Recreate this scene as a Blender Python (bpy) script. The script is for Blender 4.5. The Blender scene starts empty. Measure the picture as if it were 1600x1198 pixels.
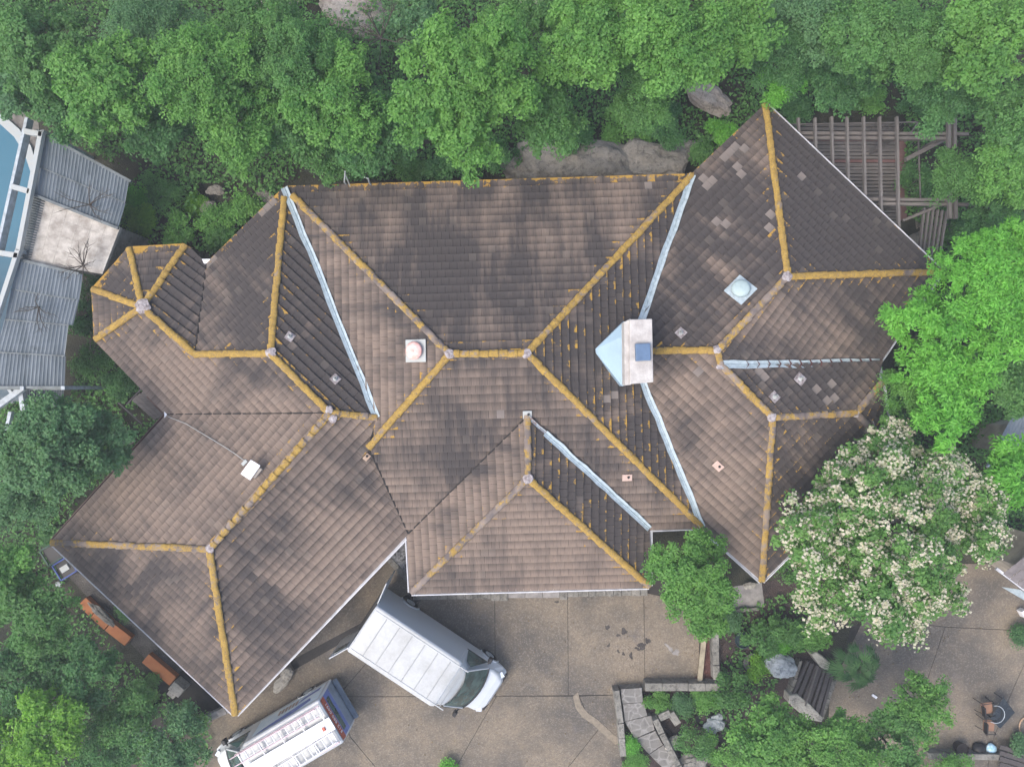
import bpy, math, random
import numpy as np
from mathutils import Vector, Matrix
from math import radians as R, pi, sin, cos, hypot

# ------------------------------------------------------------------ camera, world, sun, exposure
S = bpy.context.scene
COL = S.collection
H, F, CX, CY = 30.0, 1109.0, 800.0, 599.0      # camera height, focal length in photo pixels
cam = bpy.data.objects.new('camera', bpy.data.cameras.new('camera'))
COL.objects.link(cam); S.camera = cam
cam.location = (0, 0, H); cam.rotation_euler = (0, 0, 0)
cam.data.sensor_width = 36; cam.data.lens = 36 * F / 1600; cam.data.clip_end = 2000; cam.data.clip_start = .1

SUN_EL, SUN_AZ = R(58), R(238)                  # azimuth clockwise from the top of the photo
w = bpy.data.worlds.new('World'); S.world = w; w.use_nodes = True
nt = w.node_tree; bg = nt.nodes['Background']
sky = nt.nodes.new('ShaderNodeTexSky'); sky.sky_type = 'NISHITA'; sky.sun_disc = False
sky.sun_elevation = SUN_EL; sky.sun_rotation = SUN_AZ; sky.air_density = 1.0; sky.dust_density = 4.0; sky.ozone_density = 1.0
nt.links.new(sky.outputs[0], bg.inputs[0]); bg.inputs[1].default_value = 0.15
sun = bpy.data.objects.new('sun', bpy.data.lights.new('sun', 'SUN')); COL.objects.link(sun)
sun.data.energy = .75; sun.data.angle = R(32); sun.data.color = (1, .96, .9)
sdir = Vector((sin(SUN_AZ) * cos(SUN_EL), cos(SUN_AZ) * cos(SUN_EL), sin(SUN_EL)))
sun.rotation_euler = sdir.to_track_quat('Z', 'Y').to_euler()
S.view_settings.view_transform = 'Standard'; S.view_settings.look = 'None'
S.view_settings.gamma = 1; S.view_settings.use_curve_mapping = False
S.view_settings.exposure = 1.06
S.cycles.max_bounces = 6; S.cycles.diffuse_bounces = 3; S.cycles.transparent_max_bounces = 4

# ------------------------------------------------------------------ helpers
rng = np.random.default_rng(7); rnd = random.Random(5)
def P(px, py, z=0.0):
    """the point of the place at height z that the photograph shows at pixel (px, py)"""
    k = (H - z) / F
    return Vector(((px - CX) * k, -(py - CY) * k, z))
def M(px, z=0.0): return px * (H - z) / F       # pixels to metres at height z
def tagp(o, label=None, cat=None, group=None, kind=None):
    if label: o['label'] = label
    if cat: o['category'] = cat
    if group: o['group'] = group
    if kind: o['kind'] = kind
    return o
def link(o, parent=None):
    COL.objects.link(o)
    if parent: o.parent = parent
    return o
def empty(name, label, cat, loc=(0, 0, 0), rz=0, group=None):
    o = bpy.data.objects.new(name, None); o.location = loc; o.rotation_euler = (0, 0, rz); o.empty_display_size = .2
    link(o); return tagp(o, label, cat, group)
class MB:
    def __init__(s): s.v = []; s.f = []
    def poly(s, pts):
        n = len(s.v); s.v += [tuple(p) for p in pts]; s.f.append(tuple(range(n, n + len(pts))))
    def prism(s, pts, z0, z1):
        """footprint pts (xy), between heights z0 and z1"""
        a = sum(pts[i][0] * pts[(i + 1) % len(pts)][1] - pts[(i + 1) % len(pts)][0] * pts[i][1] for i in range(len(pts)))
        if a < 0: pts = pts[::-1]
        n = len(s.v); k = len(pts)
        s.v += [(p[0], p[1], z0) for p in pts] + [(p[0], p[1], z1) for p in pts]
        s.f.append(tuple(range(n + k - 1, n - 1, -1))); s.f.append(tuple(range(n + k, n + 2 * k)))
        for i in range(k):
            j = (i + 1) % k; s.f.append((n + i, n + j, n + k + j, n + k + i))
    def box(s, c, d, rz=0, taper=1.0):
        x, y, z = d[0] / 2, d[1] / 2, d[2] / 2; n = len(s.v); cz, sz = cos(rz), sin(rz)
        for k in (-1, 1):
            t = taper if k > 0 else 1
            for a, b in ((-1, -1), (1, -1), (1, 1), (-1, 1)):
                X, Y = a * x * t, b * y * t
                s.v.append((c[0] + X * cz - Y * sz, c[1] + X * sz + Y * cz, c[2] + k * z))
        s.f += [(n + 3, n + 2, n + 1, n), (n + 4, n + 5, n + 6, n + 7)] + [(n + i, n + (i + 1) % 4, n + 4 + (i + 1) % 4, n + 4 + i) for i in range(4)]
    def bar(s, a, b, w, h):
        """box beam from a to b, w wide, h tall"""
        a, b = Vector(a), Vector(b); d = (b - a).normalized()
        up = Vector((0, 0, 1)) if abs(d.z) < .95 else Vector((1, 0, 0))
        x = d.cross(up).normalized() * w / 2; u = x.cross(d).normalized() * h / 2; n = len(s.v)
        for p in (a, b):
            s.v += [tuple(p - x - u), tuple(p + x - u), tuple(p + x + u), tuple(p - x + u)]
        s.f += [(n, n + 1, n + 2, n + 3), (n + 7, n + 6, n + 5, n + 4)] + [(n + (i + 1) % 4, n + i, n + 4 + i, n + 4 + (i + 1) % 4) for i in range(4)]
    def tube(s, pts, rad, seg=8, cap=True):
        n0 = len(s.v); pts = [Vector(p) for p in pts]
        if not hasattr(rad, '__len__'): rad = [rad] * len(pts)
        for i, p in enumerate(pts):
            d = (pts[min(i + 1, len(pts) - 1)] - pts[max(i - 1, 0)]).normalized()
            a = d.cross(Vector((0, 0, 1))) if abs(d.z) < .9 else d.cross(Vector((1, 0, 0)))
            a.normalize(); b = d.cross(a)
            for k in range(seg):
                t = 2 * pi * k / seg; s.v.append(tuple(p + (a * cos(t) + b * sin(t)) * rad[i]))
        for i in range(len(pts) - 1):
            for k in range(seg):
                j = (k + 1) % seg; q = n0 + i * seg
                s.f.append((q + k, q + j, q + seg + j, q + seg + k))
        if cap:
            s.f.append(tuple(range(n0 + seg - 1, n0 - 1, -1))); q = n0 + (len(pts) - 1) * seg; s.f.append(tuple(range(q, q + seg)))
    def lathe(s, c, prof, seg=24):
        """profile list of (radius, z) turned round a vertical axis at c"""
        n0 = len(s.v)
        for r_, z in prof:
            for k in range(seg):
                t = 2 * pi * k / seg; s.v.append((c[0] + r_ * cos(t), c[1] + r_ * sin(t), c[2] + z))
        for i in range(len(prof) - 1):
            for k in range(seg):
                j = (k + 1) % seg; q = n0 + i * seg; s.f.append((q + k, q + j, q + seg + j, q + seg + k))
        q = n0 + (len(prof) - 1) * seg; s.f.append(tuple(range(q, q + seg)))
    def mesh(s, name, mat, smooth=False):
        me = bpy.data.meshes.new(name); me.from_pydata(s.v, [], s.f); me.materials.append(mat)
        if smooth: me.polygons.foreach_set('use_smooth', [True] * len(me.polygons))
        me.update(); return me
    def build(s, name, mat, parent=None, smooth=False, bevel=0, **tags):
        o = bpy.data.objects.new(name, s.mesh(name, mat, smooth)); link(o, parent)
        if bevel:
            m = o.modifiers.new('bevel', 'BEVEL'); m.width = bevel; m.segments = 2; m.limit_method = 'ANGLE'; m.angle_limit = R(35)
        return tagp(o, **tags)

# ------------------------------------------------------------------ materials
def mat(name):
    m = bpy.data.materials.new(name); m.use_nodes = True; t = m.node_tree
    return m, t, t.nodes['Principled BSDF']
class NB:
    """small node builder"""
    def __init__(s, t): s.t = t
    def n(s, typ, **k):
        x = s.t.nodes.new(typ)
        for a, b in k.items(): setattr(x, a, b)
        return x
    def pos(s): return s.n('ShaderNodeNewGeometry').outputs['Position']
    def attr(s, name): return s.n('ShaderNodeAttribute', attribute_name=name)
    def mapv(s, v, sc):
        x = s.n('ShaderNodeMapping'); s.t.links.new(v, x.inputs[0]); x.inputs['Scale'].default_value = sc; return x.outputs[0]
    def noise(s, v, scale, detail=4, rough=.55):
        x = s.n('ShaderNodeTexNoise'); s.t.links.new(v, x.inputs['Vector'])
        x.inputs['Scale'].default_value = scale; x.inputs['Detail'].default_value = detail; x.inputs['Roughness'].default_value = rough
        return x.outputs[0]
    def vor(s, v, scale, feature='F1', out=0):
        x = s.n('ShaderNodeTexVoronoi', feature=feature); s.t.links.new(v, x.inputs['Vector']); x.inputs['Scale'].default_value = scale; return x.outputs[out]
    def ramp(s, v, a, b, c0=0., c1=1.):
        x = s.n('ShaderNodeMapRange'); s.set(x.inputs[0], v)
        for i, q in enumerate((a, b, c0, c1)): x.inputs[i + 1].default_value = q
        return x.outputs[0]
    def set(s, sock, v):
        if hasattr(v, 'links'): s.t.links.new(v, sock)
        else: sock.default_value = v
    def mix(s, f, a, b, mode='MIX'):
        x = s.n('ShaderNodeMix', data_type='RGBA', blend_type=mode)
        s.set(x.inputs[0], f); s.set(x.inputs[6], (*a, 1) if isinstance(a, tuple) and len(a) == 3 else a); s.set(x.inputs[7], (*b, 1) if isinstance(b, tuple) and len(b) == 3 else b)
        return x.outputs[2]
    def math(s, op, a, b=0.0):
        x = s.n('ShaderNodeMath', operation=op); s.set(x.inputs[0], a); s.set(x.inputs[1], b); return x.outputs[0]
    def bump(s, h, strength, dist, bsdf):
        x = s.n('ShaderNodeBump'); s.set(x.inputs['Height'], h); x.inputs['Strength'].default_value = strength; x.inputs['Distance'].default_value = dist
        s.t.links.new(x.outputs[0], bsdf.inputs['Normal'])
    def sep(s, v):
        x = s.n('ShaderNodeSeparateXYZ'); s.t.links.new(v, x.inputs[0]); return x.outputs
def simple(name, col, rough=.7, var=.15, scale=3., metal=0., col2=None, bump=0., spec=.3):
    m, t, b = mat(name); n = NB(t); p = n.pos()
    f = n.noise(p, scale, 6, .6)
    c2 = col2 or tuple(max(0, c * (1 - 2 * var)) for c in col)
    n.set(b.inputs['Base Color'], n.mix(n.ramp(f, .35, .65), c2, col))
    b.inputs['Roughness'].default_value = rough; b.inputs['Metallic'].default_value = metal; b.inputs['Specular IOR Level'].default_value = spec
    if bump: n.bump(n.noise(p, scale * 6, 5), bump, .03, b)
    return m

def roof_material():
    m, t, b = mat('roof_tile'); n = NB(t)
    suv = n.attr('suv').outputs['Vector']; tint = n.attr('tint').outputs['Vector']
    u, v, fr = n.sep(suv); tr, lich, age = n.sep(tint)
    pos = n.pos()
    big = n.noise(pos, .22, 3, .55)
    mid = n.noise(pos, .9, 4, .6)
    streak = n.noise(n.mapv(suv, (4.2, .22, 0)), 1.0, 4, .65)
    wide = n.noise(n.mapv(suv, (.7, .16, 0)), 1.0, 3, .6)
    f = n.math('ADD', n.math('MULTIPLY', big, 1.0), n.math('MULTIPLY', mid, .55))
    f = n.math('ADD', f, n.math('MULTIPLY', streak, .75)); f = n.math('ADD', f, n.math('MULTIPLY', wide, 1.0))
    f = n.math('ADD', f, n.math('MULTIPLY', age, .40))           # how browned / blackened the whole slope is
    f = n.math('ADD', f, n.math('MULTIPLY', tr, .03))
    f = n.ramp(f, 1.55, 2.03)
    c = n.mix(f, (.056, .048, .045), (.225, .170, .131))
    lipv = n.ramp(fr, 0, .75, 1, 0)                              # wear and dirt, plus painted light: pale lower lip, shade towards the lap
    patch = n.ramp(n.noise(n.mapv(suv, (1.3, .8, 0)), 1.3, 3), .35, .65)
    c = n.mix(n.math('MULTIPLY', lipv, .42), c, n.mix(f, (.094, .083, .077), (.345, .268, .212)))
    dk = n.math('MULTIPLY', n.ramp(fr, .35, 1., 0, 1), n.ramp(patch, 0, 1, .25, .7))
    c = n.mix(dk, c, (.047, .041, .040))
    grain = n.noise(n.mapv(suv, (34, 3, 0)), 1.0, 3, .7)
    c = n.mix(n.ramp(grain, .3, .7, .38, 0), c, (.06, .055, .055))
    c = n.mix(1.0, c, n.mix(tr, (.965, .965, .97), (1.035, 1.03, 1.025)), 'MULTIPLY')
    c = n.mix(n.math('GREATER_THAN', tr, .955), c, (.25, .22, .19)) if False else n.mix(n.ramp(tr, .96, .97, 0, .16), c, (.22, .19, .16)); c = n.mix(n.ramp(tr, .04, .05, .16, 0), c, (.04, .037, .038))
    new = n.math('GREATER_THAN', age, 1.5)
    c = n.mix(n.math('MULTIPLY', new, .6), c, (.19, .175, .165))
    # orange lichen, thickest along the butts
    ln = n.math('ADD', n.noise(pos, 5.0, 5, .75), n.math('MULTIPLY', n.ramp(fr, 0, .4, .12, -.08), 1.0))
    lf = n.ramp(n.math('ADD', ln, n.math('MULTIPLY', lich, .50)), .80, .86)
    c = n.mix(lf, c, n.mix(n.noise(pos, 9, 3), (.30, .17, .035), (.50, .31, .06)))
    n.set(b.inputs['Base Color'], c); b.inputs['Roughness'].default_value = .85; b.inputs['Specular IOR Level'].default_value = .25
    n.bump(n.math('ADD', grain, n.noise(pos, 60, 3)), .35, .01, b)
    return m
def ridge_material(name, amt):
    m, t, b = mat(name); n = NB(t); pos = n.pos()
    base = n.mix(n.ramp(n.noise(pos, 1.2, 4), .4, .6), (.14, .12, .115), (.27, .22, .185))
    f = n.math('ADD', n.noise(pos, 3.2, 6, .75), n.math('MULTIPLY', n.noise(pos, .5, 2), .55))
    oi = n.n('ShaderNodeObjectInfo').outputs['Random']; f = n.math('ADD', f, n.math('MULTIPLY', oi, .05)); f = n.math('ADD', f, .0)
    lf = n.ramp(f, .96 - amt, 1.05 - amt)
    oc = n.mix(n.ramp(n.noise(pos, 7, 5, .7), .35, .65), (.31, .20, .05), (.47, .31, .075))
    oc = n.mix(n.ramp(n.noise(pos, 16, 4, .7), .52, .66), oc, (.17, .13, .08)); oc = n.mix(n.ramp(oi, 0, 1, 0, .25), oc, (.24, .16, .06))
    n.set(b.inputs['Base Color'], n.mix(lf, base, oc)); b.inputs['Roughness'].default_value = .9; b.inputs['Specular IOR Level'].default_value = .2
    n.bump(n.noise(pos, 25, 5, .7), .5, .03, b)
    return m
def aggregate_material():
    m, t, b = mat('exposed_aggregate'); n = NB(t); pos = n.pos()
    big = n.ramp(n.math('ADD', n.noise(pos, .23, 4, .6), n.math('MULTIPLY', n.noise(pos, 1.1, 4), .4)), .58, .82)
    c = n.mix(big, (.10, .088, .072), (.225, .182, .128))
    cell = n.n('ShaderNodeTexVoronoi', feature='F1'); t.links.new(pos, cell.inputs['Vector']); cell.inputs['Scale'].default_value = 24
    g = n.sep(cell.outputs['Color'])[0]
    c = n.mix(n.ramp(g, .68, .95, 0, .2), c, (.48, .43, .36))
    c = n.mix(n.ramp(g, 0, .3, .5, 0), c, (.09, .075, .06))
    c = n.mix(n.ramp(n.noise(pos, 14, 3), .35, .65, .25, 0), c, (.09, .085, .08))
    st = n.ramp(n.noise(pos, .6, 5, .7), .60, .72, 0, .6)
    c = n.mix(st, c, (.12, .11, .11))
    n.set(b.inputs['Base Color'], c); b.inputs['Roughness'].default_value = .85
    n.bump(cell.outputs['Distance'], .4, .02, b)
    return m
def rock_material(name, a, b_, moss=.4):
    m, t, b = mat(name); n = NB(t); pos = n.pos()
    c = n.mix(n.ramp(n.noise(pos, .9, 8, .7), .35, .62), a, b_)
    c = n.mix(n.ramp(n.noise(pos, 4, 8, .85), .50, .62, 0, .75), c, tuple(x * .28 for x in a))
    c = n.mix(n.ramp(n.noise(pos, 1.7, 6, .7), .6, .75, 0, moss), c, (.09, .11, .045))
    n.set(b.inputs['Base Color'], c); b.inputs['Roughness'].default_value = .95
    n.bump(n.noise(pos, 7, 8, .75), .9, .08, b)
    return m
def foliage_material(name, dark, light, flower=None, trans=.42):
    m, t, b = mat(name); n = NB(t)
    tv = n.sep(n.attr('tint').outputs['Vector'])
    c = n.mix(tv[0], dark, light)
    c = n.mix(n.ramp(n.noise(n.pos(), .5, 3), .35, .7, 0, .4), c, tuple(d * .6 + l * .4 * s_ for d, l, s_ in zip(dark, light, (1.3, 1, .7))))
    if flower: c = n.mix(tv[1], c, flower)
    n.set(b.inputs['Base Color'], c); b.inputs['Roughness'].default_value = .55; b.inputs['Specular IOR Level'].default_value = .35
    tr = n.n('ShaderNodeBsdfTranslucent'); n.set(tr.inputs[0], n.mix(1., c, (1.1, 1.25, .6), 'MULTIPLY'))
    ms = n.n('ShaderNodeMixShader'); ms.inputs[0].default_value = trans
    t.links.new(b.outputs[0], ms.inputs[1]); t.links.new(tr.outputs[0], ms.inputs[2])
    t.links.new(ms.outputs[0], t.nodes['Material Output'].inputs[0])
    return m
def soil_material(name, a, b_, speck=(.3, .22, .15)):
    m, t, b = mat(name); n = NB(t); pos = n.pos()
    c = n.mix(n.ramp(n.noise(pos, 1.2, 6, .7), .35, .65), a, b_)
    c = n.mix(n.ramp(n.noise(pos, 22, 3, .8), .60, .72), c, speck)
    n.set(b.inputs['Base Color'], c); b.inputs['Roughness'].default_value = 1
    n.bump(n.noise(pos, 18, 5), .8, .06, b)
    return m
def wood_material(name, a, b_, ax=(2, 30, 30)):
    m, t, b = mat(name); n = NB(t); pos = n.pos()
    g = n.noise(n.mapv(pos, ax), 1., 4, .7)
    c = n.mix(n.ramp(g, .35, .65), a, b_); c = n.mix(n.ramp(n.noise(pos, .8, 4), .4, .7, 0, .4), c, tuple(x * .5 for x in a))
    n.set(b.inputs['Base Color'], c); b.inputs['Roughness'].default_value = .85; n.bump(g, .3, .01, b)
    return m
MT = {}
MT['tile'] = roof_material()
MT['ridge'] = [ridge_material('ridge_lichen_heavy', .32), ridge_material('ridge_lichen_medium', .21), ridge_material('ridge_lichen_light', .10)]
MT['deck'] = simple('roof_underlay', (.03, .028, .027), .95)
MT['mortar'] = simple('mortar', (.50, .46, .46), .9, .25, 9, bump=.8, col2=(.20, .165, .16))
MT['flash'] = simple('galvanised_flashing', (.44, .52, .56), .5, .1, 7, col2=(.30, .37, .40), spec=.4)
MT['flash_rust'] = simple('worn_flashing', (0.44, 0.528, 0.576), .55, .1, 9, col2=(.24, .15, .12))
MT['white'] = simple('white_paint', (.78, .78, .8), .4, .05, 2)
MT['gutter'] = simple('white_gutter', (.66, .67, .70), .5, .15, 2.5)
MT['brown'] = simple('brown_gutter', (.14, .085, .07), .5, .15, 3)
MT['wall'] = simple('limestone_wall', (.42, .37, .30), .9, .2, 2, bump=.4)
MT['agg'] = aggregate_material()
MT['rock'] = rock_material('limestone_rock', (.14, .13, .112), (.31, .285, .245))
MT['rockpale'] = rock_material('pale_boulder', (.32, .35, .36), (.50, .53, .54), .1)
MT['sandrock'] = rock_material('pale_sandy_rock', (0.272, 0.232, 0.2), (0.416, 0.376, 0.328), .15)
MT['stone'] = rock_material('weathered_stone', (.15, .145, .125), (.31, .295, .26), .25)
MT['stonepale'] = rock_material('pale_cut_stone', (0.36, 0.336, 0.288), (0.496, 0.464, 0.4), .05)
MT['soil'] = soil_material('leaf_litter', (.022, .024, .016), (.06, .058, .038), (.09, .085, .05))
MT['mulch'] = soil_material('mulch', (.028, .022, .020), (.07, .05, .045), (.24, .15, .13))
MT['wood'] = wood_material('grey_timber', (.115, .102, .092), (.205, .185, .17))
MT['woody'] = wood_material('grey_timber_y', (.115, .105, .099), (.20, .185, .175), (30, 2, 30))
MT['darkwood'] = wood_material('dark_timber', (.035, .03, .028), (.12, .105, .10), (30, 30, 2))
MT['redwood'] = wood_material('red_brick_board', (0.143, 0.075, 0.0675), (0.225, 0.128, 0.116))
MT['orange'] = simple('orange_clay', (.40, .16, .06), .8, .1, 4, bump=.2, col2=(.36, .13, .05))
MT['bark'] = simple('bark', (.10, .085, .07), .95, .3, 6, bump=.8)
MT['greytwig'] = simple('dead_twig', (.34, .31, .29), .9, .2, 6)
MT['steel'] = simple('weathered_steel', (.50, .55, .58), .6, .15, 5, col2=(.33, .36, .37))
MT['steelw'] = simple('pale_painted_steel', (0.4, 0.432, 0.432), .6, .2, 6, col2=(.42, .43, .40))
MT['black'] = simple('black_plastic', (.02, .02, .022), .5, .1, 3)
MT['rubber'] = simple('tyre_rubber', (.025, .025, .025), .9, .1, 3)
MT['seam'] = simple('roof_seam', (.33, .345, .345), .6, .1, 3)
MT['concrete'] = simple('old_concrete', (.33, .31, .29), .9, .2, 3, bump=.4, col2=(.20, .19, .18))
MT['blue'] = simple('blue_plastic', (.03, .07, .30), .5, .1, 3)
MT['greenp'] = simple('green_plastic', (.02, .07, .05), .5, .1, 3)
MT['twig'] = simple('branch_wood', (.09, .075, .062), .95, .2, 6)
G_ = [('oak', (.05, .145, .045), (.18, .395, .11)), ('bright', (.06, .185, .045), (.235, .49, .11)), ('dark', (.042, .13, .05), (.145, .34, .11)),
      ('lime', (.065, .25, .035), (.26, .64, .10)), ('grey', (.052, .145, .065), (.185, .37, .16)), ('acid', (.06, .20, .025), (.31, .60, .07))]
for nm, a, b_ in G_: MT['f_' + nm] = foliage_material('foliage_' + nm, a, b_)
MT['f_myrtle'] = foliage_material('foliage_myrtle', (.055, .17, .045), (.24, .46, .12), (.80, .70, .63))
MT['f_palm'] = foliage_material('foliage_palm', (.03, .10, .045), (.13, .29, .10))
def glass_mat(name, c, rough=.06):
    m, t, b = mat(name); b.inputs['Base Color'].default_value = (*c, 1); b.inputs['Roughness'].default_value = rough; b.inputs['Specular IOR Level'].default_value = .8
    n = NB(t); n.set(b.inputs['Base Color'], n.mix(n.ramp(n.noise(n.pos(), 2.2, 3), .42, .6), c, tuple(x * .45 for x in c))); return m
MT['glass'] = glass_mat('windscreen_glass', (.07, .13, .12))
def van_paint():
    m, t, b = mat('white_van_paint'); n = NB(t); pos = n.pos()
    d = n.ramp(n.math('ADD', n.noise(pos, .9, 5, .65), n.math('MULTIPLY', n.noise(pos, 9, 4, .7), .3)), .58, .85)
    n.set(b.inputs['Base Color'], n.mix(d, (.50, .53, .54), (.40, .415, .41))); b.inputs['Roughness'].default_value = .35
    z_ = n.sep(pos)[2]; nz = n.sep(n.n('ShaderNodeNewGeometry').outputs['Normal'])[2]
    gr = n.math('MULTIPLY', n.ramp(z_, 2.3, 2.45), n.ramp(nz, .6, .9))       # roof grime, plus painted light: sides paler than the top to offset shading
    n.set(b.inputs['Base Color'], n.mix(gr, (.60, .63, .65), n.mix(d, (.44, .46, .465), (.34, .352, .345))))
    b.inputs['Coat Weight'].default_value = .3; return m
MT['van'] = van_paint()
def pool_mat():
    m, t, b = mat('pool_water'); n = NB(t); pos = n.pos()
    y = n.sep(pos)[1]
    f = n.math('ADD', n.ramp(y, 3.0, 8.0), n.math('MULTIPLY', n.noise(pos, 1.1, 4), .3))
    n.set(b.inputs['Base Color'], n.mix(n.ramp(f, .2, .9), (.012, .055, .085), (.045, .15, .21)))
    b.inputs['Roughness'].default_value = .06
    n.bump(n.noise(pos, 3, 3), .12, .05, b); return m
MT['pool'] = pool_mat()

# ================================================================== THE SETTING
def sheet(name, pts_px, z, m, z0=None, parent=None, kind='structure', **k):
    mb = MB(); pts = [P(x, y, z) for x, y in pts_px]
    if z0 is None:
        if sum(pts[i].x * pts[(i + 1) % len(pts)].y - pts[(i + 1) % len(pts)].x * pts[i].y for i in range(len(pts))) < 0: pts = pts[::-1]
        mb.poly(pts)
    else: mb.prism([(p.x, p.y) for p in pts], z0, z)
    return mb.build(name, m, parent, kind=kind, **k)
g = MB(); g.poly([(-400, -400, 0), (400, -400, 0), (400, 400, 0), (-400, 400, 0)])
g.build('ground', MT['soil'], kind='structure')
sheet('mulch_bed', [(1090, 930), (1240, 900), (1300, 1010), (1230, 1130), (1180, 1210), (1000, 1210), (985, 1080), (1095, 1075)], .006, MT['mulch'], kind='structure')
# driveway of exposed-aggregate slabs
drive = MB(); drive.poly([P(x, y, .012) for x, y in [(200, 1400), (1000, 1400), (975, 1190), (962, 1080), (1100, 1070), (1104, 900), (620, 840), (200, 1100)]])
drive = drive.build('driveway', simple('joint_bed', (.05, .045, .04), .95), kind='structure')
def inset(pts, d):
    out = []; n = len(pts)
    a = sum(pts[i][0] * pts[(i + 1) % n][1] - pts[(i + 1) % n][0] * pts[i][1] for i in range(n)); sg = 1 if a > 0 else -1
    for i in range(n):
        p0, p1, p2 = Vector(pts[i - 1]), Vector(pts[i]), Vector(pts[(i + 1) % n])
        e1 = (p1 - p0).normalized(); e2 = (p2 - p1).normalized(); n1 = Vector((-e1.y, e1.x)) * sg; n2 = Vector((-e2.y, e2.x)) * sg
        b = n1 + n2; L = b.length
        b = n1 if L < 1e-4 else b / L; c = max(.4, b.dot(n1)); out.append(tuple(p1 + b * d / c))
    return out
def slab(px, parent, m, z=.03, z0=.005, name='slab', gap=.012, **k):
    pts = [(P(x, y, z).x, P(x, y, z).y) for x, y in px]
    mb = MB(); mb.prism(inset(pts, gap), z0, z); return mb.build(name, m, parent, **k)
for px in [[(662, 932), (773, 929), (774, 1087), (527, 1088)], [(773, 929), (887, 929), (888, 1086), (774, 1087)],
           [(887, 929), (1006, 925), (1008, 1079), (960, 1085), (888, 1086)],
           [(1006, 925), (1052, 935), (1082, 970), (1093, 1005), (1092, 1050), (1086, 1064), (1008, 1079)],
           [(527, 1088), (776, 1087), (700, 1220), (680, 1400), (900, 1400), (610, 1220)][:3] + [(690, 1400), (560, 1400), (605, 1220), (547, 1150)],
           [(640, 860), (662, 932), (527, 1088), (547, 1150), (605, 1220), (560, 1400), (200, 1400), (200, 1190), (340, 1120), (600, 860)],
           [(776, 1087), (905, 1087), (915, 1110), (940, 1133), (870, 1220), (820, 1400), (690, 1400), (700, 1220)],
           [(905, 1087), (960, 1085), (967, 1150), (976, 1220), (990, 1400), (820, 1400), (870, 1220), (940, 1133), (915, 1110)]]:
    slab(px, drive, MT['agg'])
band = simple('pale_kerb_band', (.27, .23, .175), .9, .15, 9, bump=.3)
bx = [(899, 1085), (904, 1104), (914, 1117), (930, 1128), (946, 1143), (966, 1160)]
sheet('kerb_band', [(x - 4, y + 3) for x, y in bx] + [(x + 4, y - 4) for x, y in bx[::-1]], .045, band, .01, parent=drive, kind=None)
dr = simple('wet_drain', (.022, .019, .018), .6, .3, 12)
sheet('drain_channel', [(452, 1033), (575, 967), (582, 977), (460, 1046)], .036, dr, parent=drive, kind=None)
sheet('drain_channel', [(620, 938), (648, 922), (672, 928), (622, 958)], .036, dr, parent=drive, kind=None)
def blob(name, px, py, r, m, z, parent=None, seed=0, sx=1., h=.004, **k):
    rr = random.Random(seed); mb = MB(); c = P(px, py, z); n = 14; a0 = rr.random() * 6
    ph = [rr.random() * 6 for _ in range(4)]
    pts = []
    for i in range(n):
        t = 2 * pi * i / n; q = M(r, z) * (1 + .28 * sin(2 * t + ph[0]) + .22 * sin(3 * t + ph[1]) + .14 * sin(5 * t + ph[2]))
        X, Y = q * cos(t) * sx, q * sin(t); pts.append((c.x + X * cos(a0) - Y * sin(a0), c.y + X * sin(a0) + Y * cos(a0)))
    mb.prism(pts, z - h, z); return mb.build(name, m, parent, **k)
oil = simple('oil_stain', (.085, .075, .068), .7, .3, 20)
for i, (x, y, r) in enumerate([(949, 980, 3), (975, 986, 4), (966, 992, 2.2), (951, 1008, 2), (986, 1024, 3), (1003, 1009, 5), (1012, 1001, 3.5), (966, 1017, 1.8), (974, 1021, 2), (996, 1013, 2.5), (870, 940, 2)]):
    blob('oil_stain', x, y, r, oil, .034, drive, i, 1.5)
for i, (x, y, r, s) in enumerate([(1056, 1019, 4, 1.6), (1046, 1012, 3, 2.5)]): blob('paint_splash', x, y, r, MT['concrete'], .034, drive, 40 + i, s)
# gravel pocket and stone edging in front of the garages
gm = simple('white_rubble', (.45, .45, .45), .9, .4, 9, col2=(.05, .05, .05), bump=1)
sheet('rubble_bed', [(600, 862), (640, 830), (648, 915), (630, 905)], .05, gm)
sheet('side_yard', [(60, 850), (110, 835), (380, 1105), (330, 1140)], .01, soil_material('dirty_gravel', (.05, .045, .04), (.12, .11, .10), (.3, .28, .25)))
# patio on the right
patio = MB(); patio.poly([P(x, y, .012) for x, y in [(1300, 1080), (1310, 1400), (1900, 1400), (1900, 900), (1500, 900), (1330, 980)]][::-1])
patio = patio.build('patio', simple('joint_bed_patio', (.05, .045, .04), .95), kind='structure')
for px in [[(1350, 965), (1477, 979), (1450, 1058), (1425, 1130), (1400, 1260), (1290, 1260), (1296, 1080)],
           [(1350, 965), (1480, 880), (1900, 880), (1900, 1010), (1600, 985), (1477, 979)],
           [(1477, 979), (1600, 985), (1608, 1020), (1576, 1092), (1548, 1165), (1535, 1260), (1400, 1260), (1425, 1130), (1450, 1058)],
           [(1600, 985), (1900, 1010), (1900, 1260), (1535, 1260), (1548, 1165), (1576, 1092), (1608, 1020)]]:
    slab(px, patio, MT['agg'])

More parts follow.
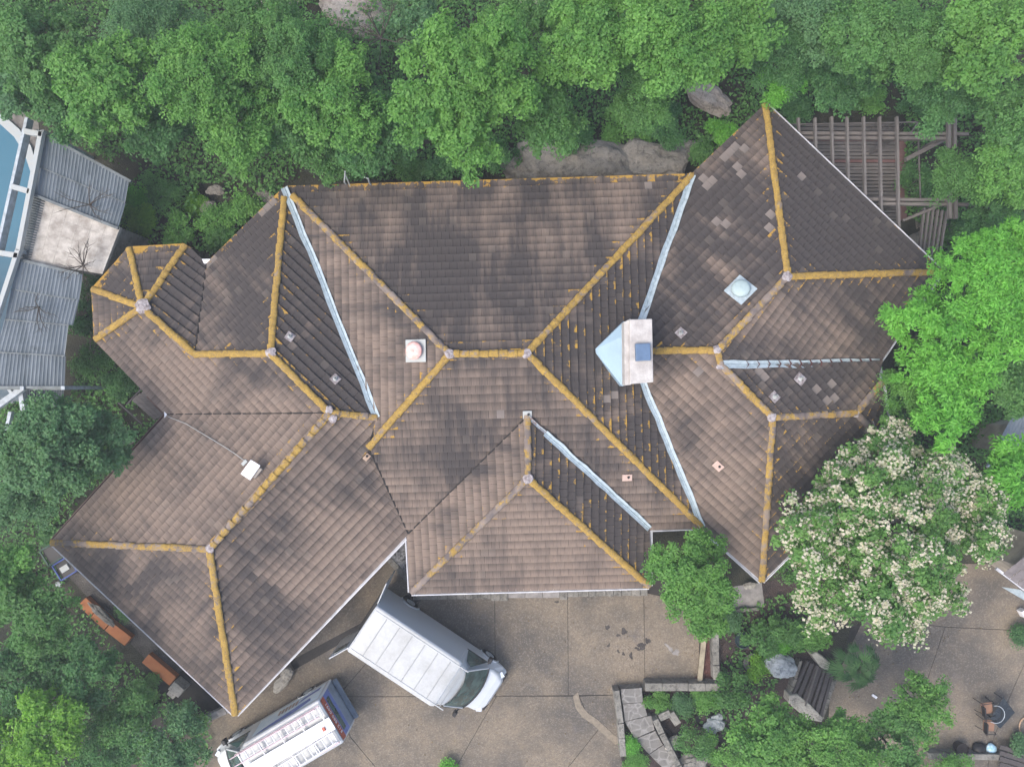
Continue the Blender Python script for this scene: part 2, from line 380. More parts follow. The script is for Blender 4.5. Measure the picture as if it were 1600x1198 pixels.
# ================================================================== THE HOUSE
Z0, KS = 2.9, 0.36
V = dict(A=(446, 294), B=(1081, 274), R1=(703, 553), R2=(823, 552), V1=(590, 652), V2=(576, 699), W3=(638, 833),
  P0=(824, 650), P1=(825, 747), GSW=(643, 925), GSE=(1014, 915), GE=(1014, 825), E2=(1096, 822),
  C1=(423, 552), C2=(305, 553), C3=(516, 645), T0=(223, 480), Q1=(150, 530), Q2=(146, 452), Q3=(203, 388), Q4=(290, 383), Q5=(323, 412),
  W0=(262, 647), D1=(328, 857), DW=(82, 847), DS=(368, 1115),
  N0=(1195, 164), N1=(1470, 425), G2=(1230, 432), G1=(1120, 547), K=(984, 548), L1=(1372, 566), G3=(1126, 570), F1=(1207, 652), F2=(1337, 645), F3=(1380, 592), SE=(1190, 907), FX=(1392, 706))
# face: convex pieces, eave line, browning (-1 black .. +1 brown), lichen on tiles, lichen along the eave
FACES = dict(
 mainN=([['A', 'B', 'R2', 'R1']], ('A', 'B'), -.1, .0, .75), mainW=([['A', 'R1', 'V1'], ['R1', 'V2', 'V1']], ((446, 294), (436, 700)), .55, .0, 0),
 mainS=([['R1', 'R2', 'P0', 'W3', 'V2'], ['R2', 'E2', 'GE', 'P0']], ('GE', 'E2'), .25, .0, 0), mainE=([['R2', 'B', 'K'], ['R2', 'K', 'E2']], ((1081, 274), (1096, 822)), -.35, .50, 0),
 gabW=([['P0', 'W3', 'GSW', 'P1']], ('W3', 'GSW'), .8, 0, 0), gabE=([['P0', 'P1', 'GSE', 'GE']], ('GE', 'GSE'), -.4, .42, 0), gabS=([['P1', 'GSW', 'GSE']], ('GSW', 'GSE'), .75, 0, 0),
 wA=([['A', 'Q5', 'C2', 'C1']], ('A', 'Q5'), -.2, 0, .7), wB=([['A', 'C1', 'C3', 'V1']], ((446, 294), (546, 396)), -.55, .3, 0),
 wC=([['C2', 'T0', 'Q1', 'W0'], ['C1', 'C2', 'W0', 'C3']], ('Q1', 'W0'), .35, 0, 0), tD=([['T0', 'Q4', 'Q5', 'C2']], ('Q4', 'Q5'), -.5, .15, .4),
 t1=([['T0', 'Q1', 'Q2']], ('Q1', 'Q2'), .1, 0, .6), t2=([['T0', 'Q2', 'Q3']], ('Q2', 'Q3'), 0, 0, .8), t3=([['T0', 'Q3', 'Q4']], ('Q3', 'Q4'), -.1, 0, 1.),
 sA=([['C3', 'W0', 'DW', 'D1']], ('W0', 'DW'), .65, 0, 0), sB=([['D1', 'DW', 'DS']], ('DW', 'DS'), .45, 0, 0), sC=([['C3', 'D1', 'DS', 'W3', 'V2'], ['C3', 'V2', 'V1']], ('DS', 'W3'), .25, 0, 0),
 nA=([['N0', 'G2', 'G1', 'K', 'B']], ('N0', 'B'), .1, 0, .55), nB=([['N0', 'N1', 'G2']], ('N0', 'N1'), -.6, 0, .2), nC=([['G2', 'N1', 'L1', 'G3', 'G1']], ('N1', 'L1'), -.1, .1, .4),
 eS=([['K', 'G1', 'G3', 'E2'], ['G3', 'F1', 'SE', 'E2']], ('E2', 'SE'), .55, 0, 0), eD=([['G3', 'L1', 'F3', 'F2', 'F1']], ((1372, 566), (1472, 662)), -.3, .05, .3),
 eF=([['F1', 'F2', 'FX', 'SE']], ((1190, 907), (1290, 803)), -.2, .46, 0))
FACES['eG'] = ([['F2', 'F3', 'FX']], ((1405, 600), (1400, 700)), -.3, .38, 0)
V['F3'] = (1378, 596)
def vz(v): return V[v] if isinstance(v, str) else v
def face_plane(f):
    pieces, e = FACES[f][:2]; a, b = P(*vz(e[0]), Z0), P(*vz(e[1]), Z0)
    d = np.array((b - a)[:2]); d /= np.hypot(*d); n = np.array([-d[1], d[0]])
    c = np.mean([P(*V[v], Z0 + 1)[:2] for pc in pieces for v in pc], axis=0)
    if n @ (c - np.array(a[:2])) < 0: n = -n
    return KS * n, Z0 - KS * (n @ np.array(a[:2]))
def zhit(pl, p):
    g_, c = pl; r = np.array([(p[0] - CX) / F, -(p[1] - CY) / F]); s = g_ @ r; return (s * H + c) / (1 + s)
PL = {f: face_plane(f) for f in FACES if f != 'eG'}
VZ = {}
for v, p in V.items():
    zs = [zhit(PL[f], p) for f in PL if any(v in pc for pc in FACES[f][0])]
    VZ[v] = float(np.mean(zs))
VZ['FX'] = Z0; VZ['F3'] = 3.55
V3 = {v: P(*V[v], VZ[v]) for v in V}
PLF = {}                                          # fitted frame of each slope: origin, along-eave axis, up-slope axis, normal
for f in FACES:
    vs = sorted({v for pc in FACES[f][0] for v in pc}); Q = np.array([V3[v] for v in vs]); c = Q.mean(0)
    _, _, vt = np.linalg.svd(Q - c); nrm = Vector(vt[2]);
    if nrm.z < 0: nrm = -nrm
    up = (Vector((0, 0, 1)) - nrm * nrm.z).normalized(); ua = up.cross(nrm).normalized()
    lo = min((Vector(q) - Vector(c)).dot(up) for q in Q)
    PLF[f] = (Vector(c) + up * lo, ua, up, nrm)
def onroof(px, py, off=.0):
    """the point of the roof that the photograph shows at this pixel, with its slope frame"""
    for f in FACES:
        for pc in FACES[f][0]:
            s = [np.sign((V[pc[(i + 1) % len(pc)]][0] - V[pc[i]][0]) * (py - V[pc[i]][1]) - (V[pc[(i + 1) % len(pc)]][1] - V[pc[i]][1]) * (px - V[pc[i]][0])) for i in range(len(pc))]
            if all(x >= 0 for x in s) or all(x <= 0 for x in s):
                o, ua, up, nrm = PLF[f]; d = Vector(((px - CX) / F, -(py - CY) / F, -1)); C = Vector((0, 0, H))
                t = (o + nrm * off - C).dot(nrm) / d.dot(nrm); return C + d * t, PLF[f], f
    raise ValueError((px, py))
house = empty('house', 'large rambling house with lichen-edged brown tiled hip roof', 'house')
# roof deck: one joined sheet under the tiles
mb = MB(); ids = {}
for v in V3: ids[v] = len(mb.v); q = V3[v]; mb.v.append((q.x, q.y, q.z - .17))
nv = len(mb.v)
for v in V3: q = V3[v]; mb.v.append((q.x, q.y, q.z - .30))
for f in FACES:
    for pc in FACES[f][0]:
        a = sum(V3[pc[i]].x * V3[pc[(i + 1) % len(pc)]].y - V3[pc[(i + 1) % len(pc)]].x * V3[pc[i]].y for i in range(len(pc)))
        q = pc if a > 0 else pc[::-1]
        mb.f.append(tuple(ids[v] for v in q)); mb.f.append(tuple(ids[v] + nv for v in q[::-1]))
LOOP = ['A', 'B', 'N0', 'N1', 'L1', 'F3', 'FX', 'SE', 'E2', 'GE', 'GSE', 'GSW', 'W3', 'DS', 'DW', 'W0', 'Q1', 'Q2', 'Q3', 'Q4', 'Q5']
for i, v in enumerate(LOOP):
    u = LOOP[(i + 1) % len(LOOP)]; mb.f.append((ids[v], ids[u], ids[u] + nv, ids[v] + nv))
roof = mb.build('roof', MT['deck'], house)
# walls below the eaves
wm = MB(); foot = inset([(V3[v].x, V3[v].y) for v in LOOP], .55); wm.prism(foot, 0, Z0 - .22)
wall = wm.build('wall', MT['wall'], house)
# --- tiles
TW, TE = .285, .318
NEW = [(950, 621), (962, 614), (1089, 582), (1190, 584), (1279, 603), (1300, 606), (1297, 621), (1164, 274), (1119, 342), (1133, 347), (1205, 350), (1205, 338), (1103, 280), (1110, 288),
       (1147, 228), (1140, 236), (1131, 246), (1164, 237), (783, 650), (1008, 290), (1013, 283), (1250, 275), (430, 318), (415, 328), (330, 408), (1003, 560), (1158, 262)]
def clip(poly, conv):
    """Sutherland-Hodgman, both counter-clockwise 2D"""
    for i in range(len(conv)):
        a, b = conv[i], conv[(i + 1) % len(conv)]; out = []
        ex, ey = b[0] - a[0], b[1] - a[1]
        for j in range(len(poly)):
            p, q = poly[j - 1], poly[j]
            sp = ex * (p[1] - a[1]) - ey * (p[0] - a[0]); sq = ex * (q[1] - a[1]) - ey * (q[0] - a[0])
            if sp >= 0:
                if sq >= 0: out.append(q)
                else: t = sp / (sp - sq); out.append((p[0] + t * (q[0] - p[0]), p[1] + t * (q[1] - p[1])))
            elif sq >= 0:
                t = sp / (sp - sq); out.append((p[0] + t * (q[0] - p[0]), p[1] + t * (q[1] - p[1]))); out.append(q)
        poly = out
        if len(poly) < 3: return []
    return poly
RID = [('A', 'R1', 1), ('R1', 'R2', 0), ('R2', 'B', 0), ('R1', 'V2', 0), ('R2', 'E2', 0), ('P0', 'P1', 1), ('P1', 'GSW', 1), ('P1', 'GSE', 0),
       ('A', 'C1', 0), ('C1', 'C2', 0), ('C2', 'T0', 0), ('T0', 'Q1', 0), ('T0', 'Q2', 0), ('T0', 'Q3', 0), ('T0', 'Q4', 0), ('C1', 'C3', 0), ('C3', 'V1', 1), ('C3', 'D1', 1), ('D1', 'DW', 1), ('D1', 'DS', 0),
       ('N0', 'G2', 0), ('N1', 'G2', 0), ('G2', 'G1', 1), ('G1', 'K', 0), ('G1', 'G3', 1), ('G3', 'F1', 1), ('F1', 'F2', 1), ('F2', 'F3', 1), ('F1', 'SE', 1), ('F2', 'FX', 2)]
def near_ridge(x, y):
    for a_, b_, lv_ in RID:
        (x0, y0), (x1, y1) = V[a_], V[b_]; dx, dy = x1 - x0, y1 - y0; t = max(0, min(1, ((x - x0) * dx + (y - y0) * dy) / (dx * dx + dy * dy)))
        if hypot(x - x0 - t * dx, y - y0 - t * dy) < 13: return (.54, .44, .26)[lv_]
    return 0
WEAR = [((640, 548), (585, 549), 9, .6), ((1150, 442), (1112, 408), 12, .8), ((1060, 516), (1038, 497), 8, .5), ((205, 720), (268, 815), 10, .7), ((268, 815), (300, 850), 22, .5), ((1135, 532), (1200, 482), 12, .5),
        ((740, 300), (690, 440), 34, -.45), ((470, 400), (500, 470), 30, -.5), ((725, 660), (735, 740), 34, -.6), ((860, 780), (960, 850), 26, -.5), ((385, 895), (432, 925), 9, -.7), ((1055, 640), (1085, 700), 22, -.5),
        ((200, 925), (240, 890), 7, -.6), ((1235, 240), (1270, 330), 40, -.4), ((820, 290), (790, 400), 30, -.3), ((950, 300), (900, 380), 26, .35), ((400, 700), (300, 790), 30, .4), ((560, 780), (480, 900), 40, .3), ((560, 520), (610, 600), 26, .35),
        ((250, 570), (310, 620), 20, .35), ((760, 800), (720, 860), 26, .3), ((1130, 800), (1170, 860), 22, .5), ((1090, 300), (1130, 330), 30, -.3), ((360, 560), (470, 620), 16, -.4), ((215, 540), (250, 600), 14, .3), ((1000, 640), (1050, 780), 16, -.2), ((455, 540), (500, 500), 8, .6), ((525, 600), (560, 560), 7, .5), ((1210, 625), (1255, 575), 7, .4)]
def wear(x, y):
    a_ = 0
    for (x0, y0), (x1, y1), w_, d_ in WEAR:
        dx, dy = x1 - x0, y1 - y0; t = max(0, min(1, ((x - x0) * dx + (y - y0) * dy) / (dx * dx + dy * dy)))
        q = ((x - x0 - t * dx) ** 2 + (y - y0 - t * dy) ** 2) / (w_ * w_)
        if q < 6: a_ += d_ * math.exp(-q)
    return a_
tiles = []                                        # (projected area, verts, suv, tint)
tr = random.Random(11)
for f, (pieces, e, brown, lich, elich) in FACES.items():
    o, ua, up, nrm = PLF[f]
    convs = []
    for pc in pieces:
        q = [((V3[v] - o).dot(ua), (V3[v] - o).dot(up)) for v in pc]
        a = sum(q[i][0] * q[(i + 1) % len(q)][1] - q[(i + 1) % len(q)][0] * q[i][1] for i in range(len(q)))
        convs.append(q if a > 0 else q[::-1])
    u0 = min(p[0] for c in convs for p in c); u1 = max(p[0] for c in convs for p in c); v1 = max(p[1] for c in convs for p in c)
    row = 0; vv = -.04
    while vv < v1:
        off = (.5 * (row % 2) + tr.uniform(-.03, .03)) * TW; uu = u0 - TW + off
        while uu < u1:
            g2 = .0035; r_ = tr.random(); th = .056 + .006 * tr.random(); skew = tr.uniform(-.003, .003)
            lo_v, hi_v = vv + tr.uniform(-.003, .003), vv + TE + .02
            rect = [(uu + g2, lo_v), (uu + TW - g2, lo_v), (uu + TW - g2, hi_v), (uu + g2, hi_v)]
            for c in convs:
                q = clip(rect, c) if not (row == 0) else clip([(x, max(y, -.04)) for x, y in rect], [(x, y - .05 if y < .02 else y) for x, y in c])
                if len(q) < 3: continue
                ar = abs(sum(q[i][0] * q[(i + 1) % len(q)][1] - q[(i + 1) % len(q)][0] * q[i][1] for i in range(len(q)))) / 2
                if ar < .0012: continue
                top, bot, suv = [], [], []
                for x, y in q:
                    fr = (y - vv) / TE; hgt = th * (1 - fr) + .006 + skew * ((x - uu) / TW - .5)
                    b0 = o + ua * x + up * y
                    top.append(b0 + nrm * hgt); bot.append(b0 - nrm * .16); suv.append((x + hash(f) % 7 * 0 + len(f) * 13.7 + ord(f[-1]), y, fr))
                cc = sum(top, Vector()) / len(top); d = H - cc.z; ppx = CX + cc.x / d * F; ppy = CY - cc.y / d * F
                age = min(1.4, brown + wear(ppx, ppy))
                if any(abs(ppx - a) < 6.5 and abs(ppy - b) < 6.5 for a, b in NEW): age = 3.
                ll = lich * tr.random() ** .5 * (1.15 if tr.random() < .5 else .6) if lich else 0
                nr_ = near_ridge(ppx, ppy)
                if nr_ and lich > 0 or nr_ and tr.random() < .6: ll = max(ll, nr_ * (.55 + .45 * tr.random()))
                if row == 0: ll = max(ll, elich * (.45 + .55 * tr.random()))
                elif row == 1 and elich > .6: ll = max(ll, .3 * tr.random())
                if f in ('nB', 'nC') and ppx > 1395: ll = max(ll, .45 * tr.random())
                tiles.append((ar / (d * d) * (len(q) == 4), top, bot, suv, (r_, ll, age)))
            uu += TW
        vv += TE; row += 1
tiles.sort(key=lambda t: -t[0])
def tile_mesh(name, lst):
    vs, fs, su, ti = [], [], [], []
    for _, top, bot, suv, tint in lst:
        n = len(vs); k = len(top); vs += top + bot; su += suv + suv; ti += [(*tint, 1.)] * (2 * k)
        fs.append(tuple(range(n, n + k)))
        for i in range(k):
            j = (i + 1) % k; fs.append((n + j, n + i, n + k + i, n + k + j))
    me = bpy.data.meshes.new(name); me.from_pydata([tuple(v) for v in vs], [], fs); me.materials.append(MT['tile'])
    a = me.attributes.new('suv', 'FLOAT_VECTOR', 'POINT'); a.data.foreach_set('vector', np.array(su, 'f').ravel())
    a = me.attributes.new('tint', 'FLOAT_COLOR', 'POINT'); a.data.foreach_set('color', np.array(ti, 'f').ravel())
    me.update(); return me
NT = 296
for t in tiles[:NT]:
    link(bpy.data.objects.new('tile', tile_mesh('tile', [t])), roof)
o = link(bpy.data.objects.new('roof_tiling', tile_mesh('roof_tiling', tiles[NT:])), house); tagp(o, kind='stuff')
# --- ridge and hip tiles
def ridge_cap_mesh(k):
    mb = MB(); n = 9; L = .36; rr = random.Random(k); r0, r1 = .132 * rr.uniform(.93, 1.07), .112
    prof = lambda r_, x, dz: [(x, r_ * 1.0 * cos(t) , dz + r_ * .62 * sin(t)) for t in [pi * i / (n - 1) for i in range(n)]]
    for x, r_, dz in ((0, r0 - .03, -.005), (0, r0, .014), (.07, r0, .012), (L, r1, -.010)): mb.v += prof(r_, x, dz)
    for s_ in range(3):
        for i in range(n - 1): a = s_ * n + i; mb.f.append((a, a + 1, a + n + 1, a + n))
    return mb
for kk in range(3):
    pass
caps = {}
for lv in range(3):
    for k in range(3): caps[lv, k] = ridge_cap_mesh(k).mesh('ridge_tile', MT['ridge'][lv])
for a, b, lv in RID:
    p, q = V3[a], V3[b]
    if p.z > q.z: p, q = q, p                    # laid from the low end upward
    if (a, b) == ('G1', 'K'): q, p = V3['G1'], V3['K'] + (V3['G1'] - V3['K']) * .2
    if (a, b) == ('A', 'C1'): p = p + (q - p) * .06
    if (a, b) == ('A', 'R1'): p = p + (q - p) * .05
    d = q - p; L = d.length; n = max(1, round(L / .325)); x = d.normalized(); y = Vector((0, 0, 1)).cross(x).normalized(); z = x.cross(y)
    for i in range(n):
        me = caps[lv, rnd.randrange(3)]
        o = bpy.data.objects.new('ridge_tile', me); COL.objects.link(o); o.parent = roof
        c = p + d * (i / n) + Vector((0, 0, .045)) + y * rnd.uniform(-.012, .012)
        yaw = rnd.uniform(-.03, .03); m3 = Matrix((x, y, z)).transposed() @ Matrix.Rotation(yaw, 3, 'Z')
        o.matrix_world = Matrix.Translation(c) @ m3.to_4x4() @ Matrix.Diagonal((L / n / .325, 1, 1, 1))
# mortar lumps where hips meet
def lump(c, r, m, name, parent, seed, h=.5, sub=2, **k):
    import bmesh
    from mathutils import noise
    bm = bmesh.new(); bmesh.ops.create_icosphere(bm, subdivisions=sub, radius=1); o_ = Vector((seed * 7.1, seed * 3.3, seed * 1.7))
    for v in bm.verts:
        q = v.co.copy(); d = 1 + .34 * noise.noise(q * 1.1 + o_) + .22 * noise.noise(q * 2.6 + o_) + (.13 * abs(noise.noise(q * 6 + o_)) if sub > 2 else .12 * noise.noise(q * 5 + o_))
        v.co = Vector((q.x * r * d, q.y * r * d, q.z * r * h * d))
    me = bpy.data.meshes.new(name); bm.to_mesh(me); bm.free(); me.materials.append(m)
    if sub < 4: me.polygons.foreach_set('use_smooth', [sub < 3] * len(me.polygons))
    o = bpy.data.objects.new(name, me); link(o, parent); o.location = c; return tagp(o, **k)
for i, (x, y, r, vn) in enumerate([(223, 479, 12, 'T0'), (423, 551, 9, 'C1'), (513, 640, 7, 'C3'), (520, 654, 7, 'C3'), (703, 553, 8, 'R1'), (823, 552, 8, 'R2'), (825, 748, 8, 'P1'), (1230, 432, 8, 'G2'), (1121, 546, 7, 'G1'), (1206, 652, 8, 'F1'), (1337, 646, 6, 'F2'), (328, 857, 7, 'D1'), (1124, 573, 5, 'G3')]):
    z = VZ[vn] + .10; lump(P(x, y, z), M(r * .9, z), MT['mortar'], 'mortar_cap', roof, i, .30, 3)
# --- valley flashing, built as folded strips with a raised middle rib
def strip(a, b, w_, m, name='valley_flashing', up_=.05, seed=0, off=.09, n=14):
    rr = random.Random(seed); mb = MB(); a, b = Vector(a), Vector(b); d = b - a; x = d.normalized(); y = Vector((0, 0, 1)).cross(x).normalized(); L = []
    for i in range(n + 1):
        c = a + d * i / n + Vector((0, 0, off)) + y * rr.uniform(-.02, .02); e1, e2 = w_ * rr.uniform(.86, 1.1), w_ * rr.uniform(.86, 1.1)
        n0 = len(mb.v); mb.v += [tuple(c - y * e1 + Vector((0, 0, up_))), tuple(c - y * .02), tuple(c + Vector((0, 0, .035))), tuple(c + y * .02), tuple(c + y * e2 + Vector((0, 0, up_)))]
        if i:
            for k in range(4): mb.f.append((n0 - 5 + k + 1, n0 - 5 + k, n0 + k, n0 + k + 1))
    return mb.build(name, m, house)
VF = lambda x, y, dz=0: onroof(x, y)[0] + Vector((0, 0, dz))
strip(V3['A'], V3['V1'], .13, MT['flash'], seed=1)
strip(V3['B'], V3['K'] + (V3['B'] - V3['K']) * .12, .13, MT['flash'], seed=2)
strip(V3['K'] + (V3['E2'] - V3['K']) * .12, V3['E2'], .125, MT['flash'], seed=3)
strip(V3['P0'] + (V3['GE'] - V3['P0']) * .14, V3['GE'], .125, MT['flash'], seed=4); strip(V3['P0'], V3['P0'] + (V3['GE'] - V3['P0']) * .14, .06, MT['flash_rust'], seed=6, n=3)
strip(V3['G3'], V3['L1'], .14, MT['flash'], seed=5)
# broken rust gaps along the right-hand valley
for i in range(13):
    t = .16 + .065 * i; c = V3['G3'].lerp(V3['L1'], t); y = (V3['L1'] - V3['G3']).normalized(); s_ = y.cross(Vector((0, 0, 1))).normalized()
    mb = MB(); w_ = .015 + .006 * i
    for sg in (1, -1):
        a = c + Vector((0, 0, .137)); mb.poly([a + y * (w_ + .02), a - y * .01, a - y * (.11) + s_ * sg * .14 + Vector((0, 0, .03)), a - y * (.11 - w_) + s_ * sg * .14 + Vector((0, 0, .03))][::sg])
    mb.build('rust_gap', simple('rust_gap', (.12, .05, .045), .9) if i == 0 else bpy.data.materials['rust_gap'], house)
# dark open valleys
for a, b in (('W0', 'C3'), ('P0', 'W3'), ('W3', 'V2'), ('V2', 'V1'), ('Q5', 'C2')):
    mb = MB(); n = 16
    for i in range(n):
        p = V3[a].lerp(V3[b], i / n); q = V3[a].lerp(V3[b], (i + 1) / n); mb.bar(p + Vector((0, 0, .055)), q + Vector((0, 0, .055)), .03 + .03 * rnd.random(), .02)
    mb.build('open_valley', MT['deck'], house)
# --- gutters
def gutter(a, b, m, w_=.10):
    mb = MB(); a, b = V3[a], V3[b]; d = (b - a).normalized(); out = Vector((0, 0, 1)).cross(d)
    if True:
        q = out * w_
        for s_ in (1,):
            A, B = a + Vector((0, 0, -.01)), b + Vector((0, 0, -.01)); z = Vector((0, 0, 1))
            prof = [(.0, .0), (.0, -.11), (.10, -.11), (.13, .01), (.09, .01), (.08, -.06), (.02, -.06), (.02, 0)]
            n0 = len(mb.v)
            for p in (A, B): mb.v += [tuple(p + out * (x + .01) + z * y_) for x, y_ in prof]
            k = len(prof)
            for i in range(k): j = (i + 1) % k; mb.f.append((n0 + i, n0 + j, n0 + k + j, n0 + k + i))
    return mb.build('gutter', m, house)
for i, v in enumerate(LOOP):
    u = LOOP[(i + 1) % len(LOOP)]
    if (v, u) in (('A', 'B'), ('B', 'N0'), ('Q1', 'Q2'), ('Q2', 'Q3'), ('Q3', 'Q4'), ('Q4', 'Q5'), ('Q5', 'A'), ('W0', 'Q1')): continue
    gutter(v, u, MT['brown'] if (v, u) == ('DW', 'W0') else MT['gutter'])
for v in ('Q1', 'Q2', 'Q3', 'Q4', 'Q5', 'W0'):    # small pale flashing at the inner corners
    if v in ('Q5', 'W0'):
        c = V3[v]; mb = MB(); mb.prism([(c.x - .16, c.y + .17), (c.x + .16, c.y + .17), (c.x, c.y - .2)] if v == 'Q5' else [(c.x - .1, c.y + .2), (c.x - .1, c.y - .2), (c.x + .2, c.y)], c.z + .02, c.z + .06); mb.build('corner_flashing', MT['white'], house)
# --- chimney
zc = 5.75; zt = 6.15
ch = MB(); c4 = [P(x, y, zt) for x, y in [(984, 499), (1019, 498), (1021, 597), (984, 600)]]
ch.prism([(p.x, p.y) for p in inset([(p.x, p.y) for p in c4], .05) for p in [Vector((*p, 0))]], 3.0, zt - .12)
chim = ch.build('chimney', MT['stonepale'], house, bevel=.02)
cp = MB(); cp.prism([(p.x, p.y) for p in c4], zt - .12, zt)
capm = simple('chimney_cap_cement', (0.544, 0.52, 0.488), .9, .1, 3, bump=.5, col2=(.40, .37, .35))
cp.build('chimney_cap', capm, chim, bevel=.02)
lp = MB(); q = [P(x, y, zt - .2) for x, y in [(975, 503), (985, 498), (986, 601), (976, 602)]]; lp.prism([(p.x, p.y) for p in q], zt - .75, zt - .15); lp.build('cap_ledge', capm, chim, bevel=.02)
fl = MB(); q = [P(x, y, zt + .2) for x, y in [(993, 537), (1016, 536), (1017, 563), (994, 564)]]; fl.prism([(p.x, p.y) for p in q], zt, zt + .2)
fl.build('flue_cover', simple('blue_grey_metal', (.12, .19, .30), .5, .1, 4), chim, bevel=.02)
# cricket behind the chimney
cr = MB(); ta = onroof(930, 545)[0]; tb = onroof(931, 552)[0]; e1 = P(975, 502, 4.95); e2 = P(972, 603, 4.95); r1 = P(985, 520, 5.25); r2 = P(985, 600, 5.1)
up_ = Vector((0, 0, .10)); pts = [ta + up_, tb + up_, e2 + Vector((0, 0, .0)), r2, r1, e1]
cr.v = [tuple(p) for p in pts] + [(p.x, p.y, p.z - .6) for p in pts]
cr.f = [(0, 1, 2), (0, 2, 3), (0, 3, 4), (0, 4, 5)] + [((i + 1) % 6, i, 6 + i, 6 + (i + 1) % 6) for i in range(6)]
cr.build('chimney_cricket', simple('blue_sheet_metal', (.33, .46, .55), .45, .06, 2), house)
# --- roof furniture, each standing on the slope it is seen on
def on_slope(px, py, h=.06):
    p, (o_, ua, up, nrm), f = onroof(px, py, h); m3 = Matrix((ua, up, nrm)).transposed(); return p, m3
def place(o, p, m3, rz=0): o.matrix_world = Matrix.Translation(p) @ (m3 @ Matrix.Rotation(rz, 3, 'Z')).to_4x4()
def vent(px, py, dome_m, rz, s, lab):
    e = bpy.data.objects.new('roof_vent', None); link(e, house); p, m3 = on_slope(px, py); place(e, p, m3, rz); e['label'] = lab
    b = MB(); b.box((0, 0, .02), (s, s, .03)); b.build('vent_base', MT['flash'] if 'grey' in lab else MT['steelw'], e, bevel=.01)
    d = MB(); r_ = s * .40; d.lathe((0, 0, .03), [(r_ * .8, 0), (r_ * .8, .10), (r_, .11), (r_, .15), (r_ * .93, .19), (r_ * .7, .23), (r_ * .35, .25), (.02, .255)], 28)
    d.build('vent_dome', dome_m, e, smooth=True)
    k = MB(); k.lathe((0.02, 0.01, .28), [(.05, 0), (.05, .02), (.01, .03)], 10); k.build('vent_knob', dome_m, e)
vent(650, 548, simple('faded_red_paint', (.72, .36, .30), .6, .05, 5, col2=(.80, .58, .54)), .0, .80, 'faded red round vent on a square metal base')
vent(1157, 453, simple('grey_green_metal', (.40, .50, .50), .4, .04, 3), 0.0, .82, 'grey domed vent on a square metal base')
for px, py, rz, s in [(453, 526, .2, .30), (524, 592, 0, .30), (1064, 520, 0, .32), (1210, 620, 0, .34), (1250, 592, .1, .38)]:
    e = bpy.data.objects.new('pipe_vent', None); link(e, house); p, m3 = on_slope(px, py); place(e, p, m3, rz)
    b = MB(); b.box((0, 0, .01), (s, s, .025)); b.build('pipe_collar', MT['mortar'], e)
    b = MB(); b.lathe((0, 0, .02), [(.09, 0), (.055, .06), (.05, .16), (.035, .16), (.035, .05)], 14); b.build('pipe', MT['steelw'], e)
tanm = simple('tan_patch', (0.544, 0.4, 0.336), .8, .06, 4)
for px, py, a, b, m in [(980, 746, .36, .26, tanm), (1122, 728, .36, .28, tanm), (573, 714, .26, .18, simple('tan_scrap', (.50, .36, .26), .8, .1, 4)), (824, 648, .32, .30, MT['steelw'])]:
    e = MB(); e.box((0, 0, .0), (a, b, .03)); o = e.build('metal_patch', m, house); p, m3 = on_slope(px, py, .09)
    place(o, p, m3, 0)
    e = MB(); e.lathe((0.04, .03, .015), [(.045, 0), (.045, .05), (.01, .06)], 8); e.build('patch_pin', MT['black'], o)

# things standing on the roof
p, m3 = on_slope(391, 733, .35)
dish = empty('satellite_panel', 'flat white rectangular antenna panel tilted on the lower left roof slope', 'antenna'); dish.location = p
mb = MB(); q = [P(x, y, p.z + .1) - p for x, y in [(392, 718), (407, 727), (391, 750), (376, 740)]]; mb.prism([(a.x, a.y) for a in q], .08, .12); mb.build('panel', simple('bright_white_plastic', (.9, .9, .92), .35, .02, 1), dish, bevel=.01)
mb = MB(); q = [P(x, y, p.z) - p for x, y in [(405, 730), (410, 733), (399, 747), (395, 744)]]; mb.prism([(a.x, a.y) for a in q], -.1, .04); mb.build('electronics_box', simple('beige_box', (.38, .34, .30), .7), dish)
mb = MB(); mb.tube([(0, 0, -.36), (0, 0, .08)], .03); mb.build('mast', MT['steel'], dish)
mb = MB(); q = P(384, 722, p.z - .2) - p; mb.box((q.x, q.y, -.1), (.22, .12, .10), .8); mb.build('mount_bracket', MT['steelw'], dish)
cab = MB(); pts = []
for i, (x, y) in enumerate([(262, 649), (290, 660), (320, 678), (350, 696), (368, 708), (384, 720)]): pts.append(onroof(x + 1, y + 2, .10)[0])
cab.tube(pts, .012, 5); cab.build('cable', MT['steelw'], label='thin pale cable running across tiles to the white antenna panel', cat='cable')
for i, (x0, y0, x1, y1, lab) in enumerate([(539, 268, 540, 287, 'small straight aerial mast on the north roof edge'), (575, 279, 579, 288, 'tiny bent white lamp arm on the north roof edge')]):
    e = empty('aerial_mast' if i == 0 else 'lamp_arm', lab, 'aerial' if i == 0 else 'lamp', P(x1, y1, 3.0))
    b = P(x0, y0, 4.0) - P(x1, y1, 3.0)
    mb = MB(); mb.tube([(0, 0, -.2), (0, 0, .2), tuple(b * .9), tuple(b)], .03, 6); mb.build('pole', MT['steelw'], e)
    mb = MB(); mb.tube([(.17, -.1, .0), tuple(b * .8)] if i == 0 else [tuple(b), tuple(b + Vector((-.14, .05, 0)))], .02, 6); mb.build('stay', MT['steelw'], e)

